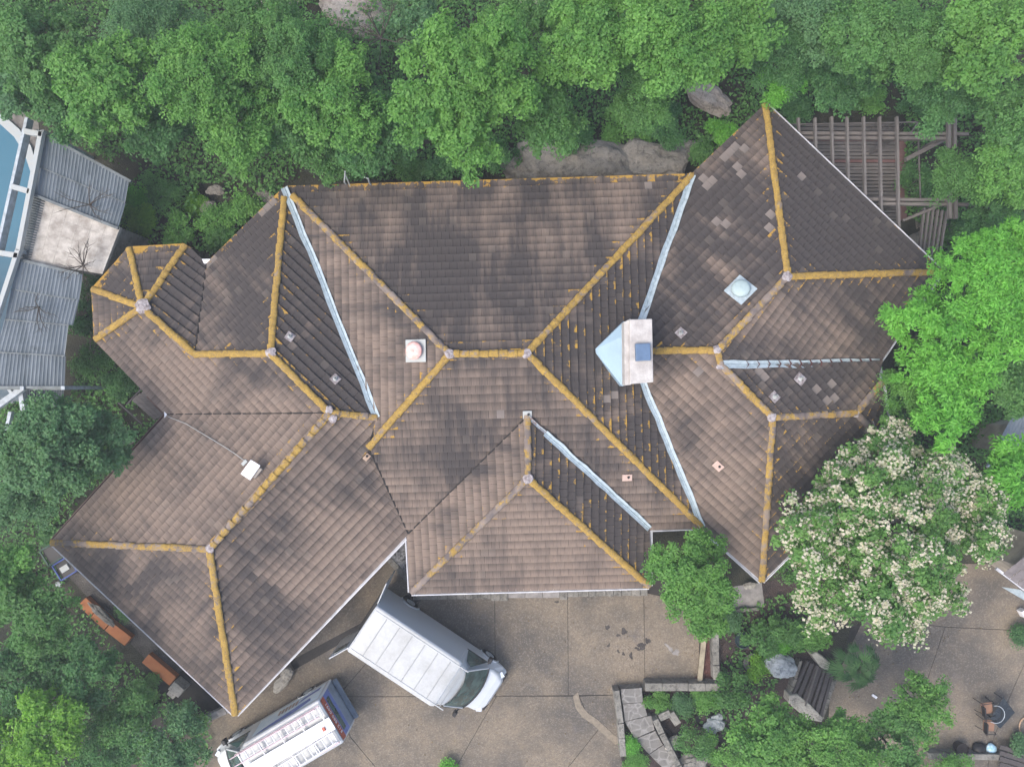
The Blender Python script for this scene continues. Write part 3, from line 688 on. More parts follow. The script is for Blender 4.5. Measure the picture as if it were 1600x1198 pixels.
# stone edging along the garage front: separate stones
edge = empty('stone_edging', 'pale stone edging strip along the garage front, below the white gutter', 'edging', P(820, 931, 0))
x = 645
while x < 1010:
    wpx = rnd.uniform(11, 17); xe = min(x + wpx, 1012)
    if 786 <= x <= 868: xe = x + 27
    y = 933 - (x - 645) * .022; yb = 937.5 - (x - 645) * .02
    if 762 <= x <= 786 or 868 <= x < 882: yb += 4
    q = [P(a, b, .10) for a, b in [(x, y - 17), (xe, y - 17), (xe, yb + rnd.uniform(-.6, .6)), (x, yb + rnd.uniform(-.6, .6))]]
    mb = MB(); h = .10 + rnd.uniform(-.02, .02); mb.prism(inset([(a.x - edge.location.x, a.y - edge.location.y) for a in q], .008), 0, h)
    mb.build('concrete_pad' if 786 <= x <= 868 else 'stone', MT['concrete'] if 786 <= x <= 868 else MT['stone'], edge, bevel=.01); x = xe
edge2 = empty('stone_edging', 'short diagonal pale stone edging between the two garage wings', 'edging', P(625, 885, 0))
a, b = P(602, 868, .1), P(642, 910, .1)
for i in range(4):
    mb = MB(); p, q = a.lerp(b, i / 4), a.lerp(b, (i + .94) / 4); mb.bar(p - edge2.location - Vector((0, 0, .06)), q - edge2.location - Vector((0, 0, .06)), .24, .12); mb.build('stone', MT['stone'], edge2, bevel=.01)

# ================================================================== VEHICLES
def loft(stations, m, name, parent, seg=6, bevel=0):
    """stations: (x, half width low, half width high, z low, z high, corner radius)"""
    mb = MB(); rings = []
    for x, wl, wh, z0, z1, r_ in stations:
        pts = []
        for k in range(seg + 1): t = pi / 2 * k / seg; pts.append((wh - r_ + r_ * cos(t), z1 - r_ + r_ * sin(t)))
        right = [(wl * .96, z0), (wl, z0 + .15), (wl, (z0 + z1) * .45)] + pts
        ring = [(x, -a, b) for a, b in right] + [(x, a, b) for a, b in right[::-1]]
        rings.append(len(mb.v)); mb.v += ring
    k = len(ring)
    for i in range(len(rings) - 1):
        for j in range(k):
            a, b = rings[i] + j, rings[i] + (j + 1) % k; c, d = rings[i + 1] + (j + 1) % k, rings[i + 1] + j
            mb.f.append((a, b, c, d))
    mb.f.append(tuple(rings[0] + j for j in range(k))[::-1]); mb.f.append(tuple(rings[-1] + j for j in range(k)))
    return mb.build(name, m, parent, smooth=False, bevel=bevel)
def wheel(parent, x, y, r_=.34):
    e = MB(); sg = 1 if y > 0 else -1
    e.tube([(x, y - sg * .22, r_), (x, y, r_)], r_, 20); o = e.build('wheel', MT['rubber'], parent)
    e = MB(); e.tube([(x, y - sg * .01, r_), (x, y + sg * .012, r_)], r_ * .6, 14); e.build('rim', MT['steel'], o)
def arch(parent, x, y, m):
    e = MB(); e.tube([(x - .42, y, .45), (x - .3, y, .72), (x, y, .85), (x + .3, y, .72), (x + .42, y, .45)], .035, 6); e.build('wheel_arch', m, parent)
def van(name, label, loc, rz, L, W, Ht, kind):
    e = empty(name, label, 'van', loc, rz); hw = W / 2; cab0 = L - 2.25; ws = L - 1.72; wb = L - .84
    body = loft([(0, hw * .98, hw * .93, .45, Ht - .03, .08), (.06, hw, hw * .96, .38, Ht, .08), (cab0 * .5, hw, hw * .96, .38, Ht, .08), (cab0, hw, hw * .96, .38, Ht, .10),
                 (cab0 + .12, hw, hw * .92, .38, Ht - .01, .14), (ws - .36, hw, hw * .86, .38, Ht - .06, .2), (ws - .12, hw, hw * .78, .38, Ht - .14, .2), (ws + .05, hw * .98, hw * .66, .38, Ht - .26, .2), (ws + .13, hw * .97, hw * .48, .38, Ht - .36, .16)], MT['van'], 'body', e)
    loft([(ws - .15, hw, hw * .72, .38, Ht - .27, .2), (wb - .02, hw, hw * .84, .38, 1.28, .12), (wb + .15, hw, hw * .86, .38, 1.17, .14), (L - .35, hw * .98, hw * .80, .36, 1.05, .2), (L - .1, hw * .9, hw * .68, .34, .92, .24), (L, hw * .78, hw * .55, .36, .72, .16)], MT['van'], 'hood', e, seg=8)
    # windscreen: curved sheet between roof edge and cowl
    mb = MB(); n = 9
    for r_ in range(4):
        t = r_ / 3
        for i in range(n):
            s = i / (n - 1) * 2 - 1; X = (ws + .02) * (1 - t) + (wb + .02) * t + (.20 - .02 * t) * (1 - s * s) - .10; hwz = hw * (.70 * (1 - t) + .86 * t)
            mb.v.append((X, s * hwz, (Ht - .18) * (1 - t) + 1.33 * t + .03))
    for r_ in range(3):
        for i in range(n - 1): a = r_ * n + i; mb.f.append((a, a + n, a + n + 1, a + 1))
    wso = mb.build('windscreen', MT['glass'], e, smooth=True)
    mb = MB(); mb.tube([mb_ for mb_ in [(wb + .02 + .20 * (1 - (i / 4 - 1) ** 2) - .10, (i / 4 - 1) * hw * .88, 1.345) for i in range(9)]], .045, 6); mb.build('cowl', MT['black'] if kind == 'plain' else MT['black'], e)
    for sg in (-1, 1):
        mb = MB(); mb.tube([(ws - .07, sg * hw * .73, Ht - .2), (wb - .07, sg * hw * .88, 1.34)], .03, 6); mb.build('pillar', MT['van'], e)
        mb = MB(); y0 = sg * (hw + .006); q = [(cab0 + .25, sg * hw * .985, 1.32), (wb - .25, sg * hw * .985, 1.32), (ws + .0, sg * hw * .83, Ht - .42), (cab0 + .3, sg * hw * .90, Ht - .5)]
        mb.poly([(a, b + sg * .035, c) for a, b, c in q][::sg]); mb.poly([(a, b + sg * .03, c) for a, b, c in q][::-sg]); mb.build('side_window', MT['glass'], e)
        mb = MB(); mb.bar((cab0 + .2, sg * (hw + .004), 1.24), (wb - .1, sg * (hw + .004), 1.24), .02, .05); mb.build('door_seam', MT['black'], e)
        m_ = MB(); m_.box((wb - .22, sg * (hw + .19), 1.42), (.14, .2, .28)); mo = m_.build('mirror', MT['black'], e, bevel=.02)
        m_ = MB(); m_.bar((wb - .2, sg * (hw - .02), 1.36), (wb - .2, sg * (hw + .14), 1.38), .05, .05); m_.build('mirror_arm', MT['black'], mo)
        for xw in (1.15, L - 1.0): wheel(e, xw, sg * (hw - .0)); arch(e, xw, sg * (hw - .0), MT['van'])
        mb = MB(); mb.box((L - .25, sg * hw * .74, .80), (.24, .26, .16), sg * -.5); mb.build('headlight', simple('headlight_lens', (.6, .65, .7), .15, .03) if 'headlight_lens' not in bpy.data.materials else bpy.data.materials['headlight_lens'], e, bevel=.02)
    mb = MB(); mb.box((L - .02, 0, .5), (.12, W * .82, .22)); mb.build('bumper', MT['black'], e, bevel=.04)
    mb = MB(); mb.box((-.04, 0, .45), (.14, W * .9, .14)); mb.build('rear_bumper', MT['black'], e, bevel=.03)
    return e, body, hw, cab0, ws
rear_c = P(565, 981, 2.72); A_ = -R(33.6)
loc = Vector((rear_c.x, rear_c.y, .03)); L1 = 6.1
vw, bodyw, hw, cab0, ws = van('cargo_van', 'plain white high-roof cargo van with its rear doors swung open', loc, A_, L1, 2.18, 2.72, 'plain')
for i in range(7):
    x = .62 + i * (cab0 + .3 - .62) / 6; mb = MB(); mb.bar((x, -hw * .76, 2.724), (x, hw * .76, 2.724), .035, .014); mb.build('roof_rib', MT['seam'], vw)
for sg in (-1, 1):
    mb = MB(); mb.bar((.08, sg * hw * .80, 2.725), (cab0 + .5, sg * hw * .80, 2.725), .035, .03); mb.build('roof_channel', MT['van'], vw)
for sg, ang in ((1, 2.35), (-1, 2.15)):
    e = bpy.data.objects.new('rear_door', None); link(e, vw); e.location = (0, sg * hw * .93, 0); e.rotation_euler = (0, 0, sg * -(pi / 2 - ang + pi / 2) + (0 if sg > 0 else pi) * 0)
    e.rotation_euler = (0, 0, R(100) if sg > 0 else R(-117))
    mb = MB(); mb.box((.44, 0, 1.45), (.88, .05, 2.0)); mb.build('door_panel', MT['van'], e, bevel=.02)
    mb = MB(); mb.box((.44, .03 * sg, 1.95), (.60, .012, .55)); mb.build('door_window', MT['glass'], e)
mb = MB(); mb.poly([(-.004, -hw * .8, .6), (-.004, hw * .8, .6), (-.004, hw * .78, 2.5), (-.004, -hw * .78, 2.5)][::-1]); mb.build('cargo_opening', MT['black'], vw)

# second van, with rack and lettering
rc = P(517, 1127, 2.45); A2 = math.atan2(80, -170) 
A2 = pi + R(30.5); L2 = 5.6
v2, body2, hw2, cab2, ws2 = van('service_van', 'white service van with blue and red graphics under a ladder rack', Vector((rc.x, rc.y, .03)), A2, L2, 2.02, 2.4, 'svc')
blueg = simple('purple_blue_vinyl', (.16, .22, .52), .4, .1, 3); redg = simple('red_vinyl', (.50, .11, .06), .4, .2, 8); ltb = simple('light_blue_vinyl', (.60, .74, .84), .4, .2, 3, col2=(.80, .88, .92))
mb = MB(); mb.poly([(-.008, -hw2 * .90, 1.2), (-.008, -hw2 * .88, 1.98), (-.008, hw2 * .88, 1.98), (-.008, hw2 * .90, 1.2)][::1]); mb.build('rear_graphic', blueg, v2)
mb = MB(); mb.poly([(-.04, -hw2 * .9, 1.98), (-.03, -hw2 * .88, 2.34), (-.03, hw2 * .88, 2.34), (-.04, hw2 * .9, 1.98)]); mb.build('rear_banner', redg, v2)
mb = MB(); mb.poly([(-.02, -hw2 * .70, 1.5), (-.02, -hw2 * .70, 1.85), (-.02, hw2 * .70, 1.85), (-.02, hw2 * .70, 1.5)]); mb.build('rear_window', MT['glass'], v2)
mb = MB(); mb.poly([(-.008, -hw2 * .92, .5), (-.008, -hw2 * .90, 1.19), (-.008, hw2 * .90, 1.19), (-.008, hw2 * .92, .5)]); mb.build('rear_panel', simple('blue_grey_vinyl', (.26, .32, .40), .4), v2)
mb = MB(); mb.box((-.14, 0, .55), (.24, 1.86, .10)); mb.build('rear_step', simple('grey_blue_step', (.16, .20, .25), .6), v2, bevel=.05)
def text(s_, size, m, parent, mtx, name='lettering', ext=.004):
    cu = bpy.data.curves.new(name, 'FONT'); cu.body = s_; cu.size = size; cu.extrude = ext; cu.align_x = 'CENTER'; cu.align_y = 'CENTER'; cu.resolution_u = 2
    o = bpy.data.objects.new(name, cu); COL.objects.link(o); bpy.context.view_layer.update()
    me = bpy.data.meshes.new_from_object(o); bpy.data.objects.remove(o); me.materials.clear(); me.materials.append(m)
    o = bpy.data.objects.new(name, me); link(o, parent); o.matrix_local = mtx; return o
tm = Matrix.Translation((-.055, 0, 2.14)) @ Matrix(((0, 0, -1, 0), (-1, 0, 0, 0), (0, 1, 0, 0), (0, 0, 0, 1)))
text('512 880 0491', .24, MT['white'], v2, tm)
# right-hand side graphics (the side towards the house)
ys = -1
def sidepatch(pts, m, d, name='side_graphic'):
    mb = MB(); mb.poly([(x, -(hw2 * (1.0 - .04 * max(0, (z - 1.1) / 1.3)) + d), z) for x, z in pts]); mb.poly([(x, -(hw2 * (1.0 - .04 * max(0, (z - 1.1) / 1.3)) + d - .002), z) for x, z in pts][::-1]); return mb.build(name, m, v2)
sidepatch([(.1, .8), (3.2, .8), (3.1, 2.15), (.1, 2.15)], ltb, .012)
sidepatch([(.6, 1.6), (1.4, 1.75), (2.6, 2.0), (3.0, 2.2), (1.2, 2.2), (.5, 1.9)], blueg, .018, 'swoosh')
sidepatch([(.25, 1.0), (1.0, 1.1), (1.3, 1.45), (.8, 1.3), (.3, 1.25)], blueg, .018, 'swoosh')
for i in range(6): sidepatch([(1.3 + i * .16, 1.05), (1.42 + i * .16, 1.05), (1.36 + i * .16, 1.5), (1.26 + i * .16, 1.5)], simple('tan_vinyl', (.55, .42, .34), .5) if i == 0 else bpy.data.materials['tan_vinyl'], .019, 'stripe')
# roof rack and ladders
for sg in (-1, 1):
    mb = MB(); mb.bar((.05, sg * hw2 * .80, 2.55), (cab2 + .45, sg * hw2 * .80, 2.55), .05, .05); mb.build('rack_rail', simple('pinkish_rail', (.66, .52, .55), .5, .1, 5) if sg < 0 else bpy.data.materials['pinkish_rail'], v2)
for i in range(5):
    mb = MB(); x = .12 + i * (cab2 + .2) / 4; mb.bar((x, -hw2 * .8, 2.545), (x, hw2 * .8, 2.545), .045, .03); mb.build('rack_bar', MT['white'], v2)
mb = MB(); mb.box((cab2 * .5 + .1, .02, 2.585), (cab2 + .4, hw2 * .52, .03)); mb.build('rack_panel', MT['white'], v2)
mb = MB(); mb.box((.28, .05, 2.63), (.10, .14, .06)); mb.build('red_clamp', redg, v2)
mv = Matrix.Translation(v2.location) @ Matrix.Rotation(A2, 4, 'Z')
def ladder(label, a, b, wid, z, rails_m):
    a, b = mv @ Vector((*a, z)), mv @ Vector((*b, z)); d = (b - a); e = empty('ladder', label, 'ladder', a, math.atan2(d.y, d.x), 'ladders on the service van rack'); L = d.length
    for sg in (-1, 1):
        mb = MB(); mb.bar((0, sg * wid / 2, 0), (L, sg * wid / 2, 0), .035, .07); mb.build('ladder_rail', rails_m, e)
    n = int(L / .30)
    for i in range(n):
        mb = MB(); mb.bar((.15 + i * .30, -wid / 2, 0), (.15 + i * .30, wid / 2, 0), .035, .03); mb.build('rung', MT['white'], e)
ladder('narrow pink-railed ladder along the house side of the service van rack', (.2, -.62), (4.0, -.62), .34, 2.62, bpy.data.materials['pinkish_rail'])
ladder('wide white ladder lying slightly askew along the far side of the rack', (.12, .52), (3.6, .66), .42, 2.62, MT['white'])

# ================================================================== STONE WALLS, STEPS, GARDEN
def stone_wall(label, path, wpx, h, step=15, m=None, cat='wall', name='stone_wall', sm='stone'):
    e = empty(name, label, cat, P(*path[0], 0)); m = m or MT['stone']
    for (x0, y0), (x1, y1) in zip(path[:-1], path[1:]):
        L = hypot(x1 - x0, y1 - y0); n = max(1, round(L / step)); a, b = P(x0, y0, h), P(x1, y1, h); ts = [0] + [(i + rnd.uniform(-.22, .22)) / n for i in range(1, n)] + [1]
        for t0, t1 in zip(ts[:-1], ts[1:]):
            p, q = a.lerp(b, t0), a.lerp(b, t1); d = (q - p).normalized() * .008; hh = h + rnd.uniform(-.03, .03)
            mb = MB(); mb.bar((p + d - e.location) + Vector((0, 0, hh / 2 - h)), (q - d - e.location) + Vector((0, 0, hh / 2 - h)), M(wpx, h) * rnd.uniform(.92, 1.06), hh); mb.build(sm, m, e, bevel=.015)
    return e
stone_wall('low weathered stone wall running vertically at the right end of the driveway', [(1117, 962), (1120, 1062)], 10, .5, 24)
stone_wall('low mossy stone wall across the foot of the driveway, above the steps', [(1008, 1073), (1126, 1073)], 12, .5, 24)
stone_wall('narrow stone wall along the driveway side of the garden steps', [(963, 1078), (970, 1130), (974, 1182)], 9, .55, 26)
stone_wall('diagonal pale stone wall on the garden side of the steps', [(1024, 1124), (1034, 1146), (1060, 1196), (1075, 1230)], 10, .6, 24)
stone_wall('short stone wall branching up beside the leaf-filled planter', [(1030, 1122), (1048, 1114), (1060, 1132)], 12, .6, 16)
stone_wall('thin pale stone kerb in the shade behind the young tree', [(1112, 958), (1186, 951)], 5, .2, 30)
stone_wall('old grey stone kerb at the lower left corner of the roof', [(300, 1134), (372, 1100)], 12, .35, 26, MT['concrete'])
stone_wall('rough stone wall at the foot of the patio behind the pots', [(1450, 1180), (1590, 1184)], 9, .4, 22)
st = empty('garden_steps', 'flight of flagstone steps descending beside the driveway', 'steps', P(990, 1130, 0))
steps_px = [[(970, 1076), (1003, 1074), (1005, 1097), (972, 1099)], [(973, 1099), (1006, 1097), (1012, 1118), (976, 1127)], [(976, 1127), (1018, 1117), (1023, 1140), (992, 1154)],
            [(992, 1154), (1024, 1141), (1036, 1163), (1014, 1178)], [(1014, 1178), (1037, 1163), (1054, 1192), (1040, 1204)], [(1040, 1204), (1054, 1192), (1066, 1225), (1050, 1235)]]
def flagmat():
    m, t, b = mat('flagstone'); n = NB(t); pos = n.pos(); v = n.vor(pos, 2.6, 'DISTANCE_TO_EDGE')
    c = n.mix(n.ramp(n.noise(pos, 3, 6, .7), .35, .65), (.13, .125, .115), (.26, .25, .23)); c = n.mix(n.ramp(v, .0, .10, .75, 0), c, (.33, .32, .30)); c = n.mix(n.ramp(n.noise(pos, 3, 7, .8), .48, .62, 0, .6), c, (.08, .07, .06))
    n.set(b.inputs['Base Color'], c); b.inputs['Roughness'].default_value = .9; n.bump(v, .4, .02, b); return m
MT['flag'] = flagmat()
for i, q in enumerate(steps_px):
    z = .46 - i * .07; mb = MB(); mb.prism(inset([(P(x, y, z).x - st.location.x, P(x, y, z).y - st.location.y) for x, y in q], .006), 0, z); mb.build('step', MT['flag'], st, bevel=.012)
def rock(px, py, rx, ry, z, rot, label, m, seed, h=.6, name='boulder'):
    o = lump(P(px, py, z), 1, m, name, None, seed, h, 4); o.scale = (M(rx, z), M(ry, z), min(M(rx, z), M(ry, z))); o.rotation_euler = (0, 0, rot); return tagp(o, label, 'rock')
rock(1116, 1131, 16, 13, .3, .4, 'rounded pale grey boulder in the garden beside the steps', MT['rockpale'], 1)
rock(1218, 1038, 23, 18, .4, -.3, 'large bluish-white boulder in dark mulch beside the timber frame', MT['rockpale'], 2)
rock(1082, 1193, 22, 16, .3, .2, 'flat brown-grey rock at the bottom of the garden', MT['stone'], 3)
rock(1052, 1160, 12, 8, .25, .9, 'small tan rock inside the planter', MT['stonepale'], 4)
rock(440, 1066, 20, 8, .3, .75, 'long pale stone block half under the roof edge', MT['stonepale'], 5, .5)
rock(448, 1052, 9, 8, .35, .5, 'squarish pale stone lump against the garage corner', MT['stonepale'], 6)
rock(1171, 915, 9, 5, .3, .1, 'little pale stone by the right eave corner', MT['stonepale'], 8)
for i, (x, y, a, b, z, r_, lab) in enumerate([(855, 252, 62, 34, .8, .1, 'broad pale limestone outcrop at the left end of the rock ledge'), (930, 262, 60, 40, 1.0, -.1, 'dark mottled limestone slab in the middle of the rock ledge'),
        (1010, 262, 60, 36, .8, .05, 'grey streaked limestone slab behind the right part of the roof'), (948, 238, 36, 18, .9, -.15, 'small limestone ridge half hidden under the round shrub'), (815, 268, 28, 20, .5, .4, 'low limestone chunk at the far left of the ledge'),
        (1070, 236, 42, 16, .5, 0, 'thin dark limestone layer at the right of the ledge'), (1106, 152, 38, 20, .6, -.5, 'bare pale sandy rock clearing between the trees'),
        (1325, 190, 60, 16, -.3, 0, 'rough rock mound behind the timber pergola'), (1395, 186, 34, 14, -.3, .1, 'rock bank right of the mound behind the pergola'), (560, 25, 60, 30, .2, -.4, 'pale bare rock patch under thin branches at the top'),
        (835, 12, 32, 16, .2, 0, 'white rock patch at the top edge between two big trees'), (432, 8, 32, 16, .2, 0, 'pale rock peeking out at the top left edge of the woods'), (337, 298, 14, 7, .4, 0, 'pale stone among shrubs near the turret'),
        (325, 325, 12, 10, .4, .3, 'brown flecked stone in the shrub bank'), (415, 306, 14, 8, .5, -.5, 'small stone beside the roof corner and the shrubs'), (1005, 20, 18, 9, .3, 0, 'tiny pale rock seen through the big tree at the top'),
        (1452, 370, 42, 14, .2, .35, 'curved pale stone block beyond the right roof corner'), (1437, 340, 10, 30, -.1, -.3, 'upright rough stone strip under the slanted rafters'), (280, 340, 12, 10, .3, 0, 'weathered stone below the bright shrub by the turret')]):
    rock(x, y, a, b, z, r_, lab, MT['sandrock'] if i in (6, 9, 10, 11) else MT['rock'], 20 + i, .55, 'boulder' if i > 5 else 'rock_slab')
sheet('path', [(1112, 930), (1150, 915), (1190, 910), (1195, 948), (1150, 950), (1115, 952)], .03, MT['concrete'], .005)
# timbers, pots
tim = MB(); a, b = P(1101, 985, .25), P(1093, 1064, .25); tim.bar(a, b, .20, .12); tim.build('timber_sleeper', simple('pale_timber', (.40, .35, .25), .85, .2, 4), bevel=.01, label='pale squared timber lying beside the low wall in red mulch', cat='timber')
tim = MB(); a, b = P(1086, 950, .25), P(1093, 992, .25); tim.bar(a, b, .2, .12); tim.build('timber_sleeper', bpy.data.materials['pale_timber'], bevel=.01, label='mossy timber emerging from under the young tree', cat='timber')
sheet('red_mulch_strip', [(1078, 950), (1115, 955), (1118, 1066), (1070, 1070), (1096, 1050), (1098, 1005)], .034, soil_material('red_mulch', (.07, .03, .025), (.16, .07, .06), (.26, .14, .12)))
def pot(px, py, r, h, m, label, plant=None, rim=True, cat='pot', name='plant_pot'):
    e = empty(name, label, cat, P(px, py, 0) + Vector((0, 0, .03))); R_ = M(r, .3)
    mb = MB(); mb.lathe((0, 0, 0), [(R_ * .72, 0), (R_ * .96, h * .9), (R_, h * .9), (R_, h), (R_ * .9, h), (R_ * .85, h * .8)], 24); mb.build('pot_body', m, e, smooth=False)
    mb = MB(); mb.lathe((0, 0, 0), [(R_ * .85, h * .78), (.01, h * .82)], 20); mb.build('soil', MT['mulch'], e)
    return e
pot(1157, 995, 13, .35, simple('blue_black_bowl', (.025, .045, .055), .4), 'round blue-black bowl in the shaded garden bed')
pot(1173, 1032, 14, .18, simple('grey_ring', (.25, .23, .22), .8), 'grey rimmed bowl of mulch left of the white boulder')
pot(1096, 1118, 12, .3, MT['black'], 'round black pot hidden between the garden shrubs')
pot(1495, 1163, 10, .4, simple('dark_brown_pot', (.05, .04, .036), .7), 'round dark brown pot at the left end of the patio wall')
pot(1595, 1161, 18, .4, simple('green_glazed', (.06, .13, .12), .4), 'wide green glazed pot with trailing plant at the right edge')
# timber frame between stone slabs
fr = empty('timber_screen', 'dark weathered timber frame held between two pale stone slabs', 'timber frame', P(1268, 1070, 0))
def rel(px, py, z): return P(px, py, z) - fr.location
for i in range(7):
    t = i / 6; a = (1262 + 38 * t, 1032 + 20 * t); b = (1236 + 45 * t, 1092 + 30 * t)
    mb = MB(); mb.bar(rel(*a, .5), rel(*b, .5), .16 if i % 2 else .11, .10 + .04 * (i % 3)); mb.build('timber_board', MT['darkwood'], fr)
mb = MB(); mb.bar(rel(1278, 1040, .62), rel(1258, 1102, .62), .06, .08); mb.build('pale_rail', MT['wood'], fr)
for q in ([(1234, 1086), (1246, 1084), (1266, 1100), (1287, 1122), (1284, 1128), (1262, 1124), (1232, 1098)], [(1268, 1022), (1276, 1018), (1298, 1035), (1294, 1048), (1282, 1042)]):
    mb = MB(); mb.prism([(rel(x, y, .62).x, rel(x, y, .62).y) for x, y in q], 0, .62); mb.build('stone_slab', MT['stonepale'], fr, bevel=.04)
stone_wall('rough stone kerb left of the dark timber frame', [(1252, 1032), (1234, 1090)], 5, .4, 14)
stone_wall('rough stone kerb between the timber frame and the patio', [(1304, 1062), (1284, 1122)], 7, .35, 16)

# patio furniture
ora = simple('orange_seat_fabric', (.30, .17, .11), .8, .08, 6)
def chair(px, py, rz, label):
    e = empty('patio_chair', label, 'chair', P(px, py, .45) * 1 + Vector((0, 0, -.42)), rz, 'patio chairs at the dark table')
    mb = MB(); mb.box((0, 0, .45), (.46, .46, .05)); mb.build('seat', ora, e, bevel=.015)
    mb = MB(); mb.tube([(-.22, .24, .5), (-.36, .24, .92), (-.36, -.24, .92), (-.22, -.24, .5)], .013, 6); mb.build('back_frame', MT['black'], e)
    mb = MB(); mb.box((-.31, 0, .75), (.03, .42, .26)); mb.build('backrest', MT['black'], e)
    for a in (-1, 1):
        for b in (-1, 1):
            mb = MB(); mb.tube([(a * .21, b * .22, .45), (a * .26, b * .25, 0)], .014, 6); mb.build('leg', MT['black'], e)
    for b in (-1, 1):
        mb = MB(); mb.tube([(-.3, b * .27, .68), (.2, b * .27, .66), (.24, b * .27, .45)], .015, 6); mb.build('armrest', MT['black'], e)
chair(1541, 1105, .12, 'orange-seated patio chair, the upper one of the pair')
chair(1544, 1132, -.06, 'orange-seated patio chair, the lower one of the pair')
tb = empty('patio_table', 'dark rectangular glass table standing at an angle beside the orange chairs', 'table', P(1566, 1110, 0) + Vector((0, 0, .03)))
mb = MB(); q = [P(x, y, .62) - tb.location for x, y in [(1567, 1088), (1585, 1112), (1562, 1137), (1546, 1122)]]; mb.prism([(a.x, a.y) for a in q], .60, .63); mb.build('tabletop', glass_mat('black_glass', (.03, .035, .035), .15), tb, bevel=.01)
for i, a in enumerate(q): mb = MB(); mb.tube([(a.x * .85, a.y * .85, .6), (a.x * .9, a.y * .9, 0)], .02, 6); mb.build('leg', MT['black'], tb)
hp = MB(); c = P(1560, 1112, .75); hp.tube([(c.x + .36 * cos(t) - .1, c.y + .36 * sin(t) - .1, c.z) for t in [-2.2 + 4.0 * i / 16 for i in range(17)]], .014, 6, True)
hp.build('wire_hoop', MT['steel'], label='grey wire hoop lying across the dark patio table', cat='hoop')
hp = MB(); c = P(1606, 1135, .1); hp.tube([(c.x + .36 * cos(t), c.y + .42 * sin(t), c.z) for t in [2 * pi * i / 24 for i in range(25)]], .03, 6, False)
hp.build('tan_ring', simple('tan_ring_m', (.50, .34, .22), .8), label='tan ring-shaped planter rim cut by the right edge of the photo', cat='ring')
lump(P(1530, 1169, .15), .26, MT['black'], 'rubbish_bag', None, 77, .7, label='black rubbish bag leaning by the patio wall', cat='bag')
lump(P(1549, 1170, .15), .22, simple('blue_white_bag', (.62, .78, .85), .4, .2, 9, col2=(.2, .5, .68)), 'soil_bag', None, 78, .5, label='blue and white plastic sack beside the black bag', cat='bag')
mb = MB(); c = P(1366, 1087, .05); mb.box((c.x, c.y, .06), (.24, .10, .05), -.6); mb.build('white_block', MT['white'], label='small white block on the patio below the palm', cat='block')
bn = empty('wooden_bench', 'dark slatted wooden bench in the lower right corner', 'bench', P(1590, 1186, 0))
for i in range(6):
    mb = MB(); a = P(1562 - i * 0, 1166 + i * 9, .45) - bn.location; b = P(1640, 1190 + i * 9, .45) - bn.location; mb.bar(a, b, .18, .04); mb.build('slat', MT['darkwood'], bn)

# side yard, lower left
def planks(label, segs, wpx, m, z=.3):
    e = empty('clay_trough', label, 'trough', P(*segs[0][0], 0))
    for k, (a, b) in enumerate(segs):
        p, q = P(*a, z) - e.location, P(*b, z) - e.location; mb = MB(); mb.bar(p - Vector((0, 0, .15)), q - Vector((0, 0, .15)), M(wpx, z), .3); o = mb.build('clay_block', m, e, bevel=.012)
        L = (q - p).length; n = int(L / .28)
        for i in range(n):
            for s_ in (-1, 1):
                c = p.lerp(q, (i + .5) / n); d = (q - p).normalized(); y = Vector((-d.y, d.x, 0)); c = c + y * s_ * M(wpx, z) * .2
                if rnd.random() < .75: mb = MB(); mb.box((c.x, c.y, .003), (.05, .04, .006), rnd.random()); mb.build('drain_hole', MT['black'], o)
planks('long orange clay trough blocks, the upper run beside the left hip roof', [((128, 939), (146, 957)), ((147, 958), (168, 977)), ((169, 978), (200, 1002))], 17, MT['orange'])
planks('short orange clay trough, the lower run ending at a grey stone block', [((227, 1028), (270, 1064))], 17, MT['orange'])
e = MB(); c = P(275, 1077, .6); e.box((c.x, c.y, .3), (.55, .42, .6), -.7); e.box((c.x - .25, c.y - .25, .25), (.35, .25, .45), -.7)
e.build('stone_block', MT['stonepale'], bevel=.02, label='grey-white stone block at the end of the lower orange trough', cat='stone')
rock(160, 960, 26, 6, .3, -.75, 'grey concrete rubble heap beside the orange trough', MT['stone'], 60)
rock(92, 912, 5, 4, .2, 0, 'small white stone below the bins', MT['rockpale'], 61)
def crate(px, py, rz, m, label, a=.7, b=.62, lid=None):
    e = empty('bin', label, 'bin', P(px, py, .9) - Vector((0, 0, .9)), rz); mb = MB(); mb.box((0, 0, .4), (a * .9, b * .9, .8)); mb.build('bin_body', MT['black'], e)
    for s_ in (-1, 1):
        mb = MB(); mb.bar((s_ * a / 2, -b / 2, .86), (s_ * a / 2, b / 2, .86), .05, .06); mb.build('rim', m, e)
        mb = MB(); mb.bar((-a / 2, s_ * b / 2, .86), (a / 2, s_ * b / 2, .86), .05, .06); mb.build('rim', m, e)
    if lid: mb = MB(); mb.box((-.02, 0, .83), (.36, .24, .05)); mb.build('label_plate', lid, e)
crate(100, 888, R(32), MT['blue'], 'dark bin with blue rim and white label tucked under the left eave', .75, .7, MT['steelw'])
crate(82, 864, R(32), MT['greenp'], 'dark green rimmed bin at the far left corner of the roof', .85, .7)

# ================================================================== LEFT NEIGHBOUR: POOL, FRAME, SHEET ROOFS
sheet('pool_deck', [(-400, 100), (-60, 120), (60, 190), (70, 300), (0, 700), (-400, 700)], .02, simple('pool_deck_paving', (.22, .20, .18), .9, .2, 5))
copx = [(-120, 150), (-40, 160), (5, 180), (30, 202), (48, 228), (58, 262), (60, 320), (58, 640), (-300, 640), (-300, 150)]

